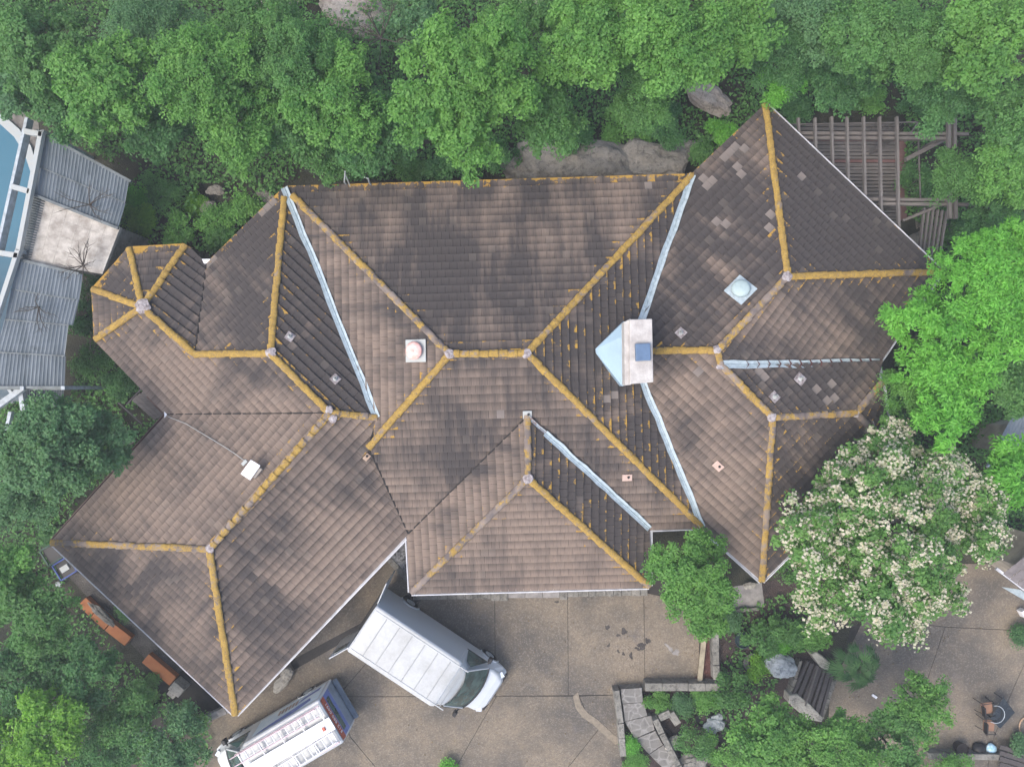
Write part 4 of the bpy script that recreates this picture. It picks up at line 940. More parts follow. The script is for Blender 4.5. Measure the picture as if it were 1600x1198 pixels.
for k_, (a_, b_, c_, d_) in enumerate([((-40, 160), (5, 180), (0, 194), (-40, 176)), ((5, 180), (30, 202), (22, 214), (0, 194)), ((30, 202), (48, 228), (38, 240), (22, 214)), ((48, 228), (58, 262), (48, 270), (38, 240)), ((58, 262), (60, 330), (50, 330), (48, 270)), ((60, 330), (58, 640), (48, 630), (50, 330))]):
    sheet('pool_coping', [a_, b_, c_, d_], .13, MT['steelw'], .02)
sheet('pool', [(-110, 165), (-40, 176), (0, 194), (22, 214), (38, 240), (48, 270), (50, 330), (48, 630), (-290, 630), (-290, 165)], .104, MT['pool'])
def cormat(name, a, b_):
    m, t, b = mat(name); n = NB(t); pos = n.pos()
    c = n.mix(n.ramp(n.noise(n.mapv(pos, (2.5, .5, 1)), 1, 5, .7), .35, .65), a, b_); c = n.mix(n.ramp(n.noise(pos, 1.3, 5, .7), .6, .72, 0, .5), c, tuple(x * .4 for x in a))
    n.set(b.inputs['Base Color'], c); b.inputs['Roughness'].default_value = .55; b.inputs['Metallic'].default_value = .2; return m
MT['corr'] = cormat('corrugated_steel', (.13, .155, .17), (.22, .25, .27)); MT['corrd'] = cormat('dark_corrugated', (0.08, 0.096, 0.1), (0.16, 0.184, 0.192))
def corrugated(name, q, z, m, pitch=.14, amp=.03, label=None, parent=None, drop=0.):
    """q: 4 photo corners, ridges run from edge q0-q1 to edge q3-q2"""
    a, b, c, d = [P(x, y, z) for x, y in q]; c = c - Vector((0, 0, drop)); d = d - Vector((0, 0, drop))
    n = int((b - a).length / pitch * 4); mb = MB()
    for i in range(n + 1):
        t = i / n; h = amp * sin(2 * pi * i / 4 + .3); mb.v += [tuple(a.lerp(b, t) + Vector((0, 0, h))), tuple(d.lerp(c, t) + Vector((0, 0, h)))]
        if i: k = 2 * i; mb.f.append((k - 2, k - 1, k + 1, k))
    return mb.build(name, m, parent)
shed = empty('pool_canopy', 'grey corrugated metal pool shelter roofs at the left edge', 'canopy', (0, 0, 0))
corrugated('upper_roof_sheet', [(58, 206), (202, 284), (196, 318), (52, 258)], 3.1, MT['corr'], parent=shed)
corrugated('upper_roof_sheet', [(53, 256), (196, 316), (184, 356), (48, 303)], 3.02, MT['corr'], parent=shed)
corrugated('gable_sheet', [(48, 303), (24, 405), (48, 407), (72, 311)], 2.9, MT['corrd'], .10, parent=shed)
for i, q in enumerate([[(28, 405), (130, 429), (124, 469), (18, 452)], [(18, 450), (124, 467), (114, 508), (8, 499)], [(8, 497), (108, 506), (102, 556), (-6, 550)], [(-6, 548), (102, 554), (100, 604), (-14, 604)]]):
    corrugated('lower_roof_sheet', q, 3.1 - .03 * i, MT['corr'], parent=shed)
for a, b in (((52, 304), (185, 357)), ((26, 405), (124, 428)), ((-20, 605), (101, 605)), ((58, 204), (205, 284))):
    mb = MB(); mb.bar(P(*a, 3.08), P(*b, 3.08), .10, .10); mb.build('edge_trim', MT['corrd'], shed)
for a, b in (((18, 452), (118, 468)), ((8, 499), (108, 508)), ((-6, 550), (102, 556)), ((53, 257), (196, 317))):
    mb = MB(); mb.bar(P(*a, 3.1), P(*b, 3.1), .05, .05); mb.build('lap_seam', MT['corrd'], shed)
pav = empty('stone_terrace', 'pale weathered stone terrace between the two corrugated roofs', 'terrace', P(110, 370, 2.5))
sm_ = simple('stained_pale_paving', (0.528, 0.496, 0.44), .9, .1, 3.0, bump=.3, col2=(.30, .27, .235))
q0, q1, q2, q3 = [P(x, y, 2.9) - pav.location for x, y in [(66, 306), (188, 355), (160, 428), (42, 410)]]
for i in range(6):
    for j in range(4):
        f_ = lambda s_, t: (q0.lerp(q1, s_)).lerp(q3.lerp(q2, s_), t); c = [f_(i / 6, j / 4), f_((i + 1) / 6, j / 4), f_((i + 1) / 6, (j + 1) / 4), f_(i / 6, (j + 1) / 4)]
        mb = MB(); mb.prism(inset([(p.x, p.y) for p in c], .0025), .25, .40 + rnd.uniform(-.002, .002)); mb.build('paving_stone', sm_, pav)
mb = MB(); mb.prism([(p.x, p.y) for p in inset([(p.x, p.y) for p in (q0, q1, q2, q3)], .02) for p in [Vector((*p, 0))]], -2, .24); mb.build('terrace_base', MT['stone'], pav)
frame = empty('steel_frame', 'pale painted steel box frame spanning the pool at the left edge', 'frame')
def beam(a, b, z, w_, h, m, name='beam'): mb = MB(); mb.bar(P(*a, z), P(*b, z), w_, h); return mb.build(name, m, frame, bevel=.01)
beam((66, 206), (30, 392), 3.3, .17, .2, MT['steelw']); beam((30, 390), (-6, 500), 3.3, .17, .2, MT['steelw'])
beam((46, 186), (-2, 400), 3.2, .12, .35, MT['steel']); beam((40, 206), (68, 211), 3.3, .2, .2, MT['steelw'], 'cross_beam'); beam((20, 292), (48, 300), 3.3, .2, .2, MT['steelw'], 'cross_beam'); beam((-20, 392), (30, 400), 3.3, .2, .2, MT['steelw'], 'cross_beam')
beam((-10, 640), (38, 605), 2.6, .22, .2, MT['steel'], 'brace'); beam((33, 604), (39, 650), 2.4, .18, .2, MT['steel'], 'brace'); beam((12, 604), (22, 618), 2.4, .12, .12, MT['steel'], 'brace')
beam((18, 643), (8, 688), 1.0, .14, .2, MT['steel'], 'brace'); beam((-40, 605), (100, 606), 2.8, .16, .16, MT['corrd'])
for x, y in ((66, 206), (30, 392), (34, 606), (98, 606)):
    mb = MB(); p = P(x, y, 3.2); mb.box((p.x, p.y, 1.6), (.14, .14, 3.2)); mb.build('post', MT['steel'], frame)
corrugated('low_wall_sheet', [(34, 607), (100, 607), (96, 640), (38, 640)], 1.6, MT['corrd'], .10, parent=shed)
# weathered deck by the left inner corner
dk = empty('side_deck', 'small weathered timber landing beside the left inner roof corner', 'deck', P(225, 640, 0))
for i in range(5):
    mb = MB(); mb.bar(P(207 + i * 5, 622 + i * -3, 1.2) - dk.location, P(244 + i * 5, 655 - i * 3, 1.2) - dk.location, .14, .05); mb.build('board', MT['wood'], dk)
mb = MB(); mb.bar(P(238, 612, 1.6) - dk.location, P(262, 638, 1.6) - dk.location, .6, .08); mb.build('brown_panel', MT['brown'], dk)
for a, b in (((185, 629), (222, 662)), ((222, 606), (198, 632))):
    mb = MB(); mb.tube([P(*a, 1.9) - dk.location, P(*b, 1.9) - dk.location], .03, 6); mb.build('handrail', MT['wood'], dk)
for i in range(3):
    mb = MB(); c = P(200 - i * 12, 690 + i * 14, .3) - dk.location; mb.box((c.x, c.y, .2), (.5, .35, .12), .8); mb.build('step', MT['concrete'], dk)

# ================================================================== RIGHT: PERGOLA, DECK
dkk = empty('timber_deck', 'grey and red boarded deck under the pergola at the upper right', 'deck', P(1330, 270, -.5))
y = 196; i = 0
while y < 400:
    x0 = 1225 + max(0, (y - 196)) * .55; x1 = 1405
    m = MT['redwood'] if (i in (4, 10)) else MT['wood']
    mb = MB(); z = .30; a = P(x0, y, z) - dkk.location; b = P(x1, y + rnd.uniform(-.3, .3), z + rnd.uniform(-.01, .01)) - dkk.location; mb.bar(a, b, M(5.0, 0) * rnd.uniform(.74, .97), .05); mb.build('deck_board', m, dkk); y += 5.6; i += 1
mb = MB(); mb.bar(P(1409, 220, .32) - dkk.location, P(1411, 345, .32) - dkk.location, .30, .06); mb.build('edge_board', MT['redwood'], dkk)
dkk.parent = None
pg = empty('pergola', 'weathered timber pergola with cross rafters beyond the upper right roof edge', 'pergola', P(1330, 250, 0))
def pb(a, b, z, w_, h, name, m=None): mb = MB(); mb.bar(P(*a, z) - pg.location, P(*b, z) - pg.location, w_, h); return mb.build(name, m or MT['woody'], pg)
for i, (x, y1) in enumerate([(1247, 230), (1273, 256), (1299, 280), (1323, 306), (1349, 330), (1374, 352), (1401, 372)]):
    pb((x, 183 + (2 if i < 2 else 0)), (x + 2 + i * .2, y1), 2.7, .085, .14, 'rafter')
for y_, x0, x1 in ((209, 1225, 1512), (216, 1240, 1480), (312, 1355, 1482), (319, 1372, 1512)):
    pb((x0, y_), (x1, y_ + 1), 2.45, .11, .16, 'beam', MT['wood'] if y_ in (216, 319) else MT['wood'])
for x in (1482, 1491):
    pb((x, 182), (x, 232), 2.6, .11, .16, 'end_beam'); pb((x + 1, 300), (x + 2, 342), 2.6, .11, .16, 'end_beam')
pb((1414, 250), (1474, 219), 1.6, .16, .16, 'brace', MT['wood'])
for x, y_ in ((1402, 212), (1478, 212), (1478, 316), (1404, 316)):
    p = P(x, y_, 2.4) - pg.location; mb = MB(); mb.box((p.x, p.y, 1.2), (.14, .14, 2.4)); mb.build('post', MT['woody'], pg)
for i in range(6): pb((1444 + i * 7, 325 + i), (1436 + i * 6, 392 + i * 4), 1.9, .07, .12, 'slanted_rafter')
pb((1410, 345), (1476, 318), 2.1, .10, .12, 'slanted_rafter', MT['wood'])
rl = empty('deck_railing', 'thin wire deck railing right of the red deck edge', 'railing', P(1425, 250, 0))
for a, b in (((1225, 195), (1434, 191)), ((1434, 191), (1438, 312)), ((1414, 222), (1434, 191))):
    mb = MB(); mb.bar(P(*a, 1.2) - rl.location, P(*b, 1.2) - rl.location, .05, .05); mb.build('rail', MT['wood'], rl)
for i in range(14):
    y_ = 200 + i * 8; mb = MB(); mb.tube([P(1416, y_ + 14, .4) - rl.location, P(1434, y_, 1.1) - rl.location], .012, 5); mb.build('baluster', MT['wood'], rl)
for i in range(8):
    x = 1370 + i * 8; mb = MB(); mb.tube([P(x - 12, 206, .4) - rl.location, P(x, 192, 1.1) - rl.location], .012, 5); mb.build('baluster', MT['wood'], rl)
sh = empty('shed_roof', 'grey sheet metal shed roof glimpsed through the right-hand trees', 'shed')
corrugated('roof_sheet', [(1580, 652), (1640, 640), (1600, 700), (1540, 728)], 2.4, MT['corr'], .2, .012, parent=sh)
mb = MB(); mb.bar(P(1542, 729, 2.4), P(1586, 692, 2.4), .06, .1); mb.build('roof_edge', MT['gutter'], sh)
mb = MB(); q = [P(x, y, 2.2) for x, y in [(1582, 655), (1640, 643), (1600, 699), (1545, 726)]]; mb.prism([(p.x, p.y) for p in inset([(p.x, p.y) for p in q], .3) for p in [Vector((*p, 0))]], 0, 2.2); mb.build('shed_wall', MT['wall'], sh)
nr = empty('neighbour_house', 'corner of a grey tiled neighbouring roof at the right edge', 'house')
gt = simple('grey_roof_tile', (.20, .18, .18), .8, .15, 4, bump=.4)
a0 = P(1566, 895, 3.0); ux = (P(1625, 940, 3.0) - a0).normalized(); uy = Vector((-ux.y, ux.x, .4)).normalized()
for i in range(7):
    for j in range(6):
        c = a0 + ux * (.16 + i * .33) + uy * (.1 + j * .3); mb = MB(); z = Vector((0, 0, .03)); hx, hy = ux * .155, uy * .17
        mb.poly([c - hx - hy + z * 2, c + hx - hy + z * 2, c + hx + hy + z, c - hx + hy + z]); mb.poly([c - hx - hy + z * 2, c - hx - hy - z, c + hx - hy - z, c + hx - hy + z * 2]); mb.build('tile', gt, nr)
mb = MB(); mb.bar(a0 - ux * .3, a0 + ux * 2.6, .10, .1); mb.build('gutter', MT['gutter'], nr)
mb = MB(); c = a0 + uy * 1.2 + ux * 1.2; mb.box((c.x + .3, c.y, 1.45), (2.2, 1.4, 2.8), math.atan2(ux.y, ux.x)); mb.build('wall', MT['wall'], nr)
sheet('blue_awning', [(1566, 917), (1595, 921), (1640, 955), (1600, 937)], 1.6, MT['flash'], 1.55, kind=None, label='pale blue flat awning below the neighbouring roof corner', cat='awning')
mb = MB(); c = P(1598, 957, .3); mb.box((c.x, c.y, .3), (.2, .3, .3), .5); mb.build('white_box', MT['white'], label='small white box at the right edge of the patio', cat='box')

# ================================================================== TREES AND PLANTS
def leaves_mesh(name, C, Nn, L, W_, tint, m, rs, radial=None):
    """one small folded leaf per row: centres C, normals Nn, sizes, tint (n,2)"""
    n = len(C); a = rs.normal(size=(n, 3)) if radial is None else radial + rs.normal(size=(n, 3)) * .25
    t = a - Nn * (a * Nn).sum(1)[:, None]; t /= np.linalg.norm(t, axis=1)[:, None] + 1e-9; b = np.cross(Nn, t)
    V_ = np.empty((n, 4, 3), 'f'); tl = t * L[:, None] * .5; bw = b * W_[:, None] * .5; up = Nn * (W_ * .25)[:, None]
    V_[:, 0] = C - tl; V_[:, 1] = C + bw + up; V_[:, 2] = C + tl; V_[:, 3] = C - bw + up
    me = bpy.data.meshes.new(name); me.vertices.add(4 * n); me.vertices.foreach_set('co', V_.ravel())
    idx = (np.arange(n)[:, None] * 4 + np.array([0, 1, 2, 0, 2, 3])[None]).astype('i'); me.loops.add(6 * n); me.loops.foreach_set('vertex_index', idx.ravel())
    me.polygons.add(2 * n); me.polygons.foreach_set('loop_start', np.arange(0, 6 * n, 3, dtype='i')); me.polygons.foreach_set('loop_total', np.full(2 * n, 3, 'i'))
    ti = np.zeros((n, 4, 4), 'f'); ti[:, :, 0] = tint[:, 0][:, None]; ti[:, :, 1] = tint[:, 1][:, None]; ti[:, :, 3] = 1
    at = me.attributes.new('tint', 'FLOAT_COLOR', 'POINT'); at.data.foreach_set('color', ti.ravel())
    me.materials.append(m); me.update(calc_edges=True); return me
def crown(R_, Hc, m, seed, dens=1., leaf=.115, radial=False, flower=0., gap=.0, lobes=None, lobe_r=(.17, .36)):
    """crown as leaf clumps on the upper faces of several overlapping boughs"""
    rs = np.random.default_rng(seed); nl = lobes or int(9 + R_ * 4.5)
    lob = [(np.array([0, 0, Hc * .15]), R_ * .42)]
    for i in range(nl):
        a = 2 * pi * (i * .618 + rs.uniform(0, .2)); rr = R_ * (.18 + .68 * rs.random() ** .6); s = R_ * rs.uniform(*lobe_r)
        lob.append((np.array([rr * cos(a), rr * sin(a), Hc * (rs.uniform(-.45, .5) * (1 - rr / R_ * .45) - .25 * (rr / R_) ** 2)]), s))
    Cs, Ns, Lt = [], [], []
    leaf = leaf * rs.uniform(.72, 1.12)
    for c, s in lob:
        k = max(5, int(13 * (s / .5) ** 2 * (1 - gap))); d = rs.normal(size=(k, 3)); d[:, 2] = np.abs(d[:, 2]) - .3; d /= np.linalg.norm(d, axis=1)[:, None]
        rad = s * rs.uniform(.55, 1.22, k)[:, None]; q = c + d * rad * np.array([1, 1, .9]); Cs.append(q); Ns.append(d); Lt.append(np.full(k, rs.random()))
    Lt = np.concatenate(Lt); Cs = np.concatenate(Cs); Ns = np.concatenate(Ns)
    nper = int(76 * dens * (.115 / leaf) ** 1.2); n = len(Cs) * nper
    ci = np.repeat(np.arange(len(Cs)), nper); crad = rs.uniform(.15, .36, len(Cs))[ci]
    d = rs.normal(size=(n, 3)); d /= np.linalg.norm(d, axis=1)[:, None]; d[:, 2] = np.where(d[:, 2] < -.3, -d[:, 2], d[:, 2])
    pos = Cs[ci] + d * (crad * rs.random(n) ** .45)[:, None] * np.array([1.15, 1.15, .65])
    nn = Ns[ci] * .25 + d * .5 + np.array([0, 0, .7]) + rs.normal(size=(n, 3)) * .5; nn /= np.linalg.norm(nn, axis=1)[:, None]
    L = leaf * rs.uniform(.55, 1.4, n); W_ = L * (rs.uniform(.32, .48, n) if radial else rs.uniform(.45, .75, n))
    ct = rs.random(len(Cs)) ** 1.2; tt = np.clip(.34 * ct[ci] + .30 * Lt[ci] + .36 * rs.random(n), 0, 1)
    fl = np.zeros(n)
    if flower:
        fc = (rs.random(len(Cs)) < .6)[ci] & (d[:, 2] > .1) & (rs.random(n) < flower)
        fl = np.where(fc, rs.uniform(.55, 1., n), 0.); L = np.where(fl > 0, L * .75, L); W_ = np.where(fl > 0, L * .9, W_)
        pos[:, 2] += (fl > 0) * .07
    return leaves_mesh('crown', pos, nn, L, W_, np.stack([tt, fl], 1), m, rs, d * np.array([1, 1, .2]) if radial else None), lob
def trunk_mesh(parent, lob, zb, r_, m, seed, lean=(0, 0)):
    rr = random.Random(seed); mb = MB(); z0 = -zb; top = Vector(lob[0][0]) * .6
    base = Vector((rr.uniform(-.2, .2) + lean[0], rr.uniform(-.2, .2) + lean[1], z0)); k = base.lerp(top, .72) + Vector((rr.uniform(-.15, .15), rr.uniform(-.15, .15), 0))
    mb.tube([base, base.lerp(k, .5), k, top], [r_ * 1.25, r_, r_ * .8, r_ * .35], 7)
    mb.build('trunk', m, parent, smooth=True)
    for c, s in (lob[1:7] if zb > 2 else []):
        c = Vector(c); e = k.lerp(c, .5) + Vector((0, 0, -.15)); b = MB(); b.tube([k, e, c + Vector((0, 0, s * .4))], [r_ * .35, r_ * .22, r_ * .06], 5); b.build('branch', m, parent, smooth=True)
def tree(px, py, r, zc_, kind, label, seed, dens=1., leaf=.115, hc=None, radial=False, flower=0., gap=0., name='tree', cat='tree', sx=1., group=None, lobes=None, lobe_r=(.17, .36)):
    c = P(px, py, zc_); R_ = M(r, zc_); e = empty(name, label, cat, (c.x, c.y, 0), 0, group)
    me, lob = crown(R_, hc or R_ * .8, MT['f_' + kind], seed, dens, leaf, radial, flower, gap, lobes, lobe_r)
    o = bpy.data.objects.new('crown', me); link(o, e); o.location = (0, 0, zc_); o.scale = (sx, 1, 1)
    pe = bpy.data.objects.new('t', None); 
    lob2 = [(np.array([q[0][0] * sx, q[0][1], q[0][2]]), q[1]) for q in lob]
    n0 = set(COL.objects); trunk_mesh(e, lob2, zc_ if zc_ > 0 else .5, max(.03, min(.2, R_ * .05)), MT['bark'], seed, (c.x * zc_ / (H - zc_) * .6, c.y * zc_ / (H - zc_) * .6))
    for x in e.children:
        if x.name.startswith(('trunk', 'branch')): x.location = (0, 0, zc_)
    return e
# (px, py, r px, crown height, kind, label, options)
T = [
 (55, 75, 88, 5.0, 'oak', 'leafy tree filling the top left corner of the photo', {}),
 (165, 125, 80, 6.2, 'bright', 'bright green tree right of the top left corner, lit on its crown', {}),
 (10, 118, 62, 4.4, 'grey', 'dull bluish green tree above the pool coping', {}),
 (235, 35, 85, 5.2, 'grey', 'grey-green feathery tree at the top edge, second from the left', dict(radial=True)),
 (118, 172, 54, 4.2, 'dark', 'dark low tree just above the corrugated roof', {}),
 (315, 120, 88, 6.4, 'bright', 'yellow-green broad tree north of the turret', {}),
 (240, 212, 52, 4.0, 'dark', 'dark green tree between the metal roof and the shrub bank', {}),
 (395, 45, 78, 5.0, 'oak', 'mid green tree at the top edge left of the bare rock', {}),
 (370, 192, 74, 5.4, 'bright', 'large fresh green tree directly above the left roof corner', {}),
 (455, 95, 80, 6.0, 'oak', 'rounded green tree left of the bare-branched thicket', {}),
 (530, 155, 76, 5.8, 'bright', 'bright mounded tree above the left part of the main roof', {}),
 (452, 200, 56, 4.6, 'oak', 'medium green tree between two brighter trees above the roof edge', {}),
 (590, 215, 66, 4.8, 'dark', 'deep green bushy tree left of the tall leaning tree', {}),
 (525, 236, 40, 3.4, 'oak', 'low bushy tree touching the main roof edge by the aerial', {}),
 (640, 40, 60, 4.0, 'grey', 'thin open-branched tree over the pale rocks at the top', dict(gap=.5, dens=.6)),
 (735, 130, 118, 7.8, 'bright', 'tallest light green tree standing above the middle of the main roof', dict(dens=1.15)),
 (815, 45, 62, 5.0, 'oak', 'tree tucked behind the tallest tree near the top edge', {}),
 (855, 175, 62, 5.5, 'oak', 'small crown leaning right of the tallest tree above the rock ledge', {}),
 (925, 70, 92, 6.8, 'bright', 'wide bright tree at the top centre of the photo', {}),
 (1040, 55, 100, 7.2, 'bright', 'big spreading tree at the top, right of centre', {}),
 (1135, 45, 70, 6.3, 'bright', 'yellowish crown beside the big spreading tree, above the sandy clearing', {}),
 (1005, 135, 66, 5.0, 'oak', 'shaded lower crown under the big spreading tree', {}),
 (1225, 80, 62, 4.4, 'dark', 'dark feathery tree above the right roof peak', dict(radial=True)),
 (1222, 128, 32, 3.4, 'lime', 'small pinnate-leaved sumac touching the right roof peak', dict(radial=True)),
 (1270, 30, 70, 5.0, 'grey', 'bluish green tree at the top edge right of centre', {}),
 (1360, 50, 76, 5.6, 'oak', 'rounded tree at the top edge above the dark hollow', {}),
 (1300, 125, 50, 3.0, 'dark', 'very dark shrubby tree in the hollow above the pergola', {}),
 (1445, 60, 78, 6.0, 'oak', 'dense tree second from the top right corner', {}),
 (1555, 60, 85, 6.8, 'bright', 'light green tree in the top right corner', {}),
 (1470, 132, 56, 5.0, 'dark', 'dark green crown behind the pergola end beams', {}),
 (1575, 172, 64, 5.6, 'oak', 'tree at the right edge above the pergola level', {}),
 (1500, 278, 42, 4.2, 'oak', 'small tree growing over the pergola beam ends', dict(radial=True)),
 (1572, 265, 60, 4.8, 'bright', 'tree at the right edge level with the pergola', {}),
 (1560, 335, 52, 3.6, 'dark', 'shaded tree right of the slanted rafters', {}),
 (1528, 432, 76, 6.3, 'lime', 'vivid lime tree overhanging the rightmost roof corner', dict(radial=True, leaf=.15)),
 (1580, 420, 70, 6.5, 'lime', 'vivid lime tree cut by the right edge, upper one', dict(radial=True, leaf=.15)),
 (1458, 528, 72, 6.0, 'lime', 'vivid lime tree leaning over the blue valley end', dict(radial=True, leaf=.15)),
 (1560, 530, 74, 6.2, 'lime', 'vivid lime tree at the right edge in line with the chimney', dict(radial=True, leaf=.15)),
 (1485, 625, 62, 5.6, 'lime', 'vivid lime tree just above the flowering tree', dict(radial=True, leaf=.15)),
 (1425, 610, 44, 4.6, 'bright', 'fresh green bough beside the small right hip', dict(radial=True)),
 (1578, 745, 56, 5.0, 'lime', 'lime green tree below the glimpsed shed roof', dict(radial=True, leaf=.15)),
 (1590, 610, 40, 4.6, 'oak', 'leafy crown above the glimpsed shed roof', {}),
 (1082, 893, 68, 4.2, 'bright', 'young dense green tree between the garage and the right wing', dict(dens=1.2, leaf=.11)),
 (1100, 965, 28, 2.4, 'bright', 'low sprig of the young tree reaching over the stone wall', dict(leaf=.11)),
 (75, 695, 92, 5.4, 'grey', 'round grey-green tree left of the lower left wing', dict(dens=1.15)),
 (150, 690, 52, 4.4, 'grey', 'small grey-green crown next to the timber landing', {}),
 (35, 770, 60, 4.8, 'grey', 'grey-green crown at the left edge below the round tree', {}),
 (18, 905, 56, 4.6, 'bright', 'light green tree at the left edge by the bins', {}),
 (62, 965, 62, 5.0, 'oak', 'full green tree left of the orange trough', {}),
 (128, 1050, 58, 4.6, 'dark', 'deep green tree overhanging the orange trough', {}),
 (30, 1060, 66, 4.6, 'dark', 'dark green tree at the left edge near the bottom', {}),
 (80, 1140, 66, 5.4, 'acid', 'acid yellow-green tree in the lower left corner', dict(leaf=.11)),
 (5, 1180, 60, 5.2, 'acid', 'yellow-green crown cut by the lower left corner', dict(leaf=.11)),
 (205, 1120, 56, 4.0, 'oak', 'green tree right of the acid yellow tree', {}),
 (270, 1165, 56, 3.8, 'grey', 'dull green tree at the bottom edge left of the service van', {}),
 (160, 1180, 56, 4.0, 'dark', 'dark tree at the bottom edge right of the yellow tree', {}),
 (1200, 1150, 66, 4.0, 'bright', 'bright bushy tree at the bottom edge below the timber frame', dict(dens=1.2)),
 (1300, 1170, 66, 4.2, 'bright', 'rounded bright tree at the bottom edge left of the patio', dict(dens=1.2)),
 (1435, 1105, 48, 3.6, 'bright', 'upright bushy tree rising from the patio near the palm', dict()),
 (1390, 1165, 56, 3.8, 'oak', 'green tree on the bottom edge under the patio tree', dict(dens=1.1)),
]
for i, (px, py, r, zc_, kind, lab, k) in enumerate(T):
    tree(px, py, r, zc_, kind, lab, 100 + i, **k)
cm = dict(radial=False, leaf=.12, flower=.6, dens=1.)
tree(1398, 826, 180, 5.4, 'myrtle', 'large crape myrtle covered in pinkish white blossom beside the patio', 300, hc=2.0, sx=1.02, lobes=44, lobe_r=(.12, .23), name='crape_myrtle', **cm)
# shrubs
SH = [(338, 345, 30, 'bright', 'round green shrub between the turret and the left roof slope'), (280, 358, 26, 'bright', 'light green shrub above the turret'), (385, 325, 30, 'bright', 'green shrub against the left slope of the roof'),
      (215, 310, 26, 'lime', 'lime green shrub at the edge of the corrugated roof'), (255, 298, 28, 'oak', 'grey-green shrub among the stones above the turret'), (225, 345, 22, 'acid', 'yellow-green sprig shrub by the terrace corner'), (308, 320, 14, 'acid', 'tiny yellow-green plant between the stones'),
      (345, 375, 24, 'oak', 'shrub filling the notch above the turret roof'), (150, 430, 34, 'dark', 'dark twiggy shrub between the terrace and the turret'), (125, 500, 34, 'dark', 'dark shrub beside the lower corrugated roof'), (150, 570, 36, 'oak', 'leafy shrub below the turret on the left'), (190, 600, 26, 'dark', 'shaded shrub above the timber landing'),
      (965, 200, 44, 'bright', 'round shrub overhanging the rock ledge'), (900, 215, 26, 'dark', 'dark shrub behind the left of the rock ledge'), (1040, 195, 34, 'dark', 'dark shrub between the round shrub and the sandy rock'), (1000, 245, 20, 'oak', 'small shrub growing out of the rock ledge'), (1130, 205, 22, 'lime', 'light green plant left of the right roof peak'), (1095, 240, 24, 'oak', 'low shrub by the right roof valley end'), (830, 245, 26, 'dark', 'dark shrub at the foot of the tallest tree'), (700, 262, 34, 'dark', 'shaded shrub hugging the main roof edge under the tallest tree'), (640, 262, 30, 'oak', 'green shrub at the main roof edge left of the trunk'), (770, 240, 30, 'dark', 'dark shrub right of the tall trunk'),
      (1355, 150, 26, 'bright', 'bright low shrub behind the pergola rocks'), (1325, 148, 22, 'oak', 'darker low shrub left of the bright one behind the pergola'), (1430, 158, 26, 'dark', 'dark shrub at the end of the pergola rail'), (1440, 280, 34, 'dark', 'dark undergrowth bush inside the railing'), (1500, 350, 34, 'dark', 'dark shrub below the pergola beams'), (1245, 170, 22, 'dark', 'small dark shrub beside the roof peak gutter'),
      (1030, 1095, 20, 'bright', 'fluffy green shrub below the driveway wall'), (1065, 1100, 15, 'grey', 'small silvery shrub with pale flowers in the garden bed'), (1105, 1090, 20, 'bright', 'small bright shrub under the driveway wall corner'), (1145, 1080, 26, 'oak', 'green shrub in the bed right of the stone wall'), (1090, 1160, 28, 'oak', 'sprawling green shrub by the pale boulder'), (1130, 1170, 30, 'bright', 'bright shrub left of the big bottom tree'), (990, 1192, 16, 'bright', 'little green plant at the foot of the steps'), (985, 1165, 9, 'lime', 'tiny bright plant against the step wall'),
      (1140, 970, 18, 'grey', 'grey-green shrub behind the stone wall'), (1190, 1000, 30, 'oak', 'leafy shrub above the white boulder'), (1185, 1040, 18, 'acid', 'yellow-leaved arching shrub beside the white boulder'), (1230, 985, 34, 'oak', 'green shrub under the left side of the crape myrtle'), (1215, 1010, 16, 'lime', 'light leafy shrub touching the white boulder'), (1270, 1000, 26, 'bright', 'shrub between the timber frame and the crape myrtle'),
      (1235, 870, 36, 'oak', 'green shrub below the right wing eave corner'), (1590, 1165, 14, 'grey', 'trailing plant spilling from the green glazed pot'), (1600, 990, 16, 'palm', 'spiky plant at the right edge of the patio'), (1480, 1195, 30, 'bright', 'low plants at the bottom edge by the dark brown pot'), (232, 1072, 18, 'oak', 'shrub over the gap between the orange troughs'), (300, 1120, 26, 'oak', 'shrub by the grey kerb at the lower left roof corner'), (700, 1200, 7, 'lime', 'tuft of weeds at the bottom edge of the driveway'), (200, 950, 14, 'oak', 'small weed clump between the trough and the roof gutter'), (78, 838, 14, 'dark', 'dark weeds below the grey-green tree by the roof corner')]
for i, (px, py, r, kind, lab) in enumerate(SH):
    z = .8 if r > 20 else .35
    if i in (13, 14, 19, 21): z = 1.6
    tree(px, py, r, z, kind, lab, 500 + i, dens=.9, leaf=.105 if r > 20 else .08, hc=M(r) * .6, name='shrub', cat='shrub', lobes=5)
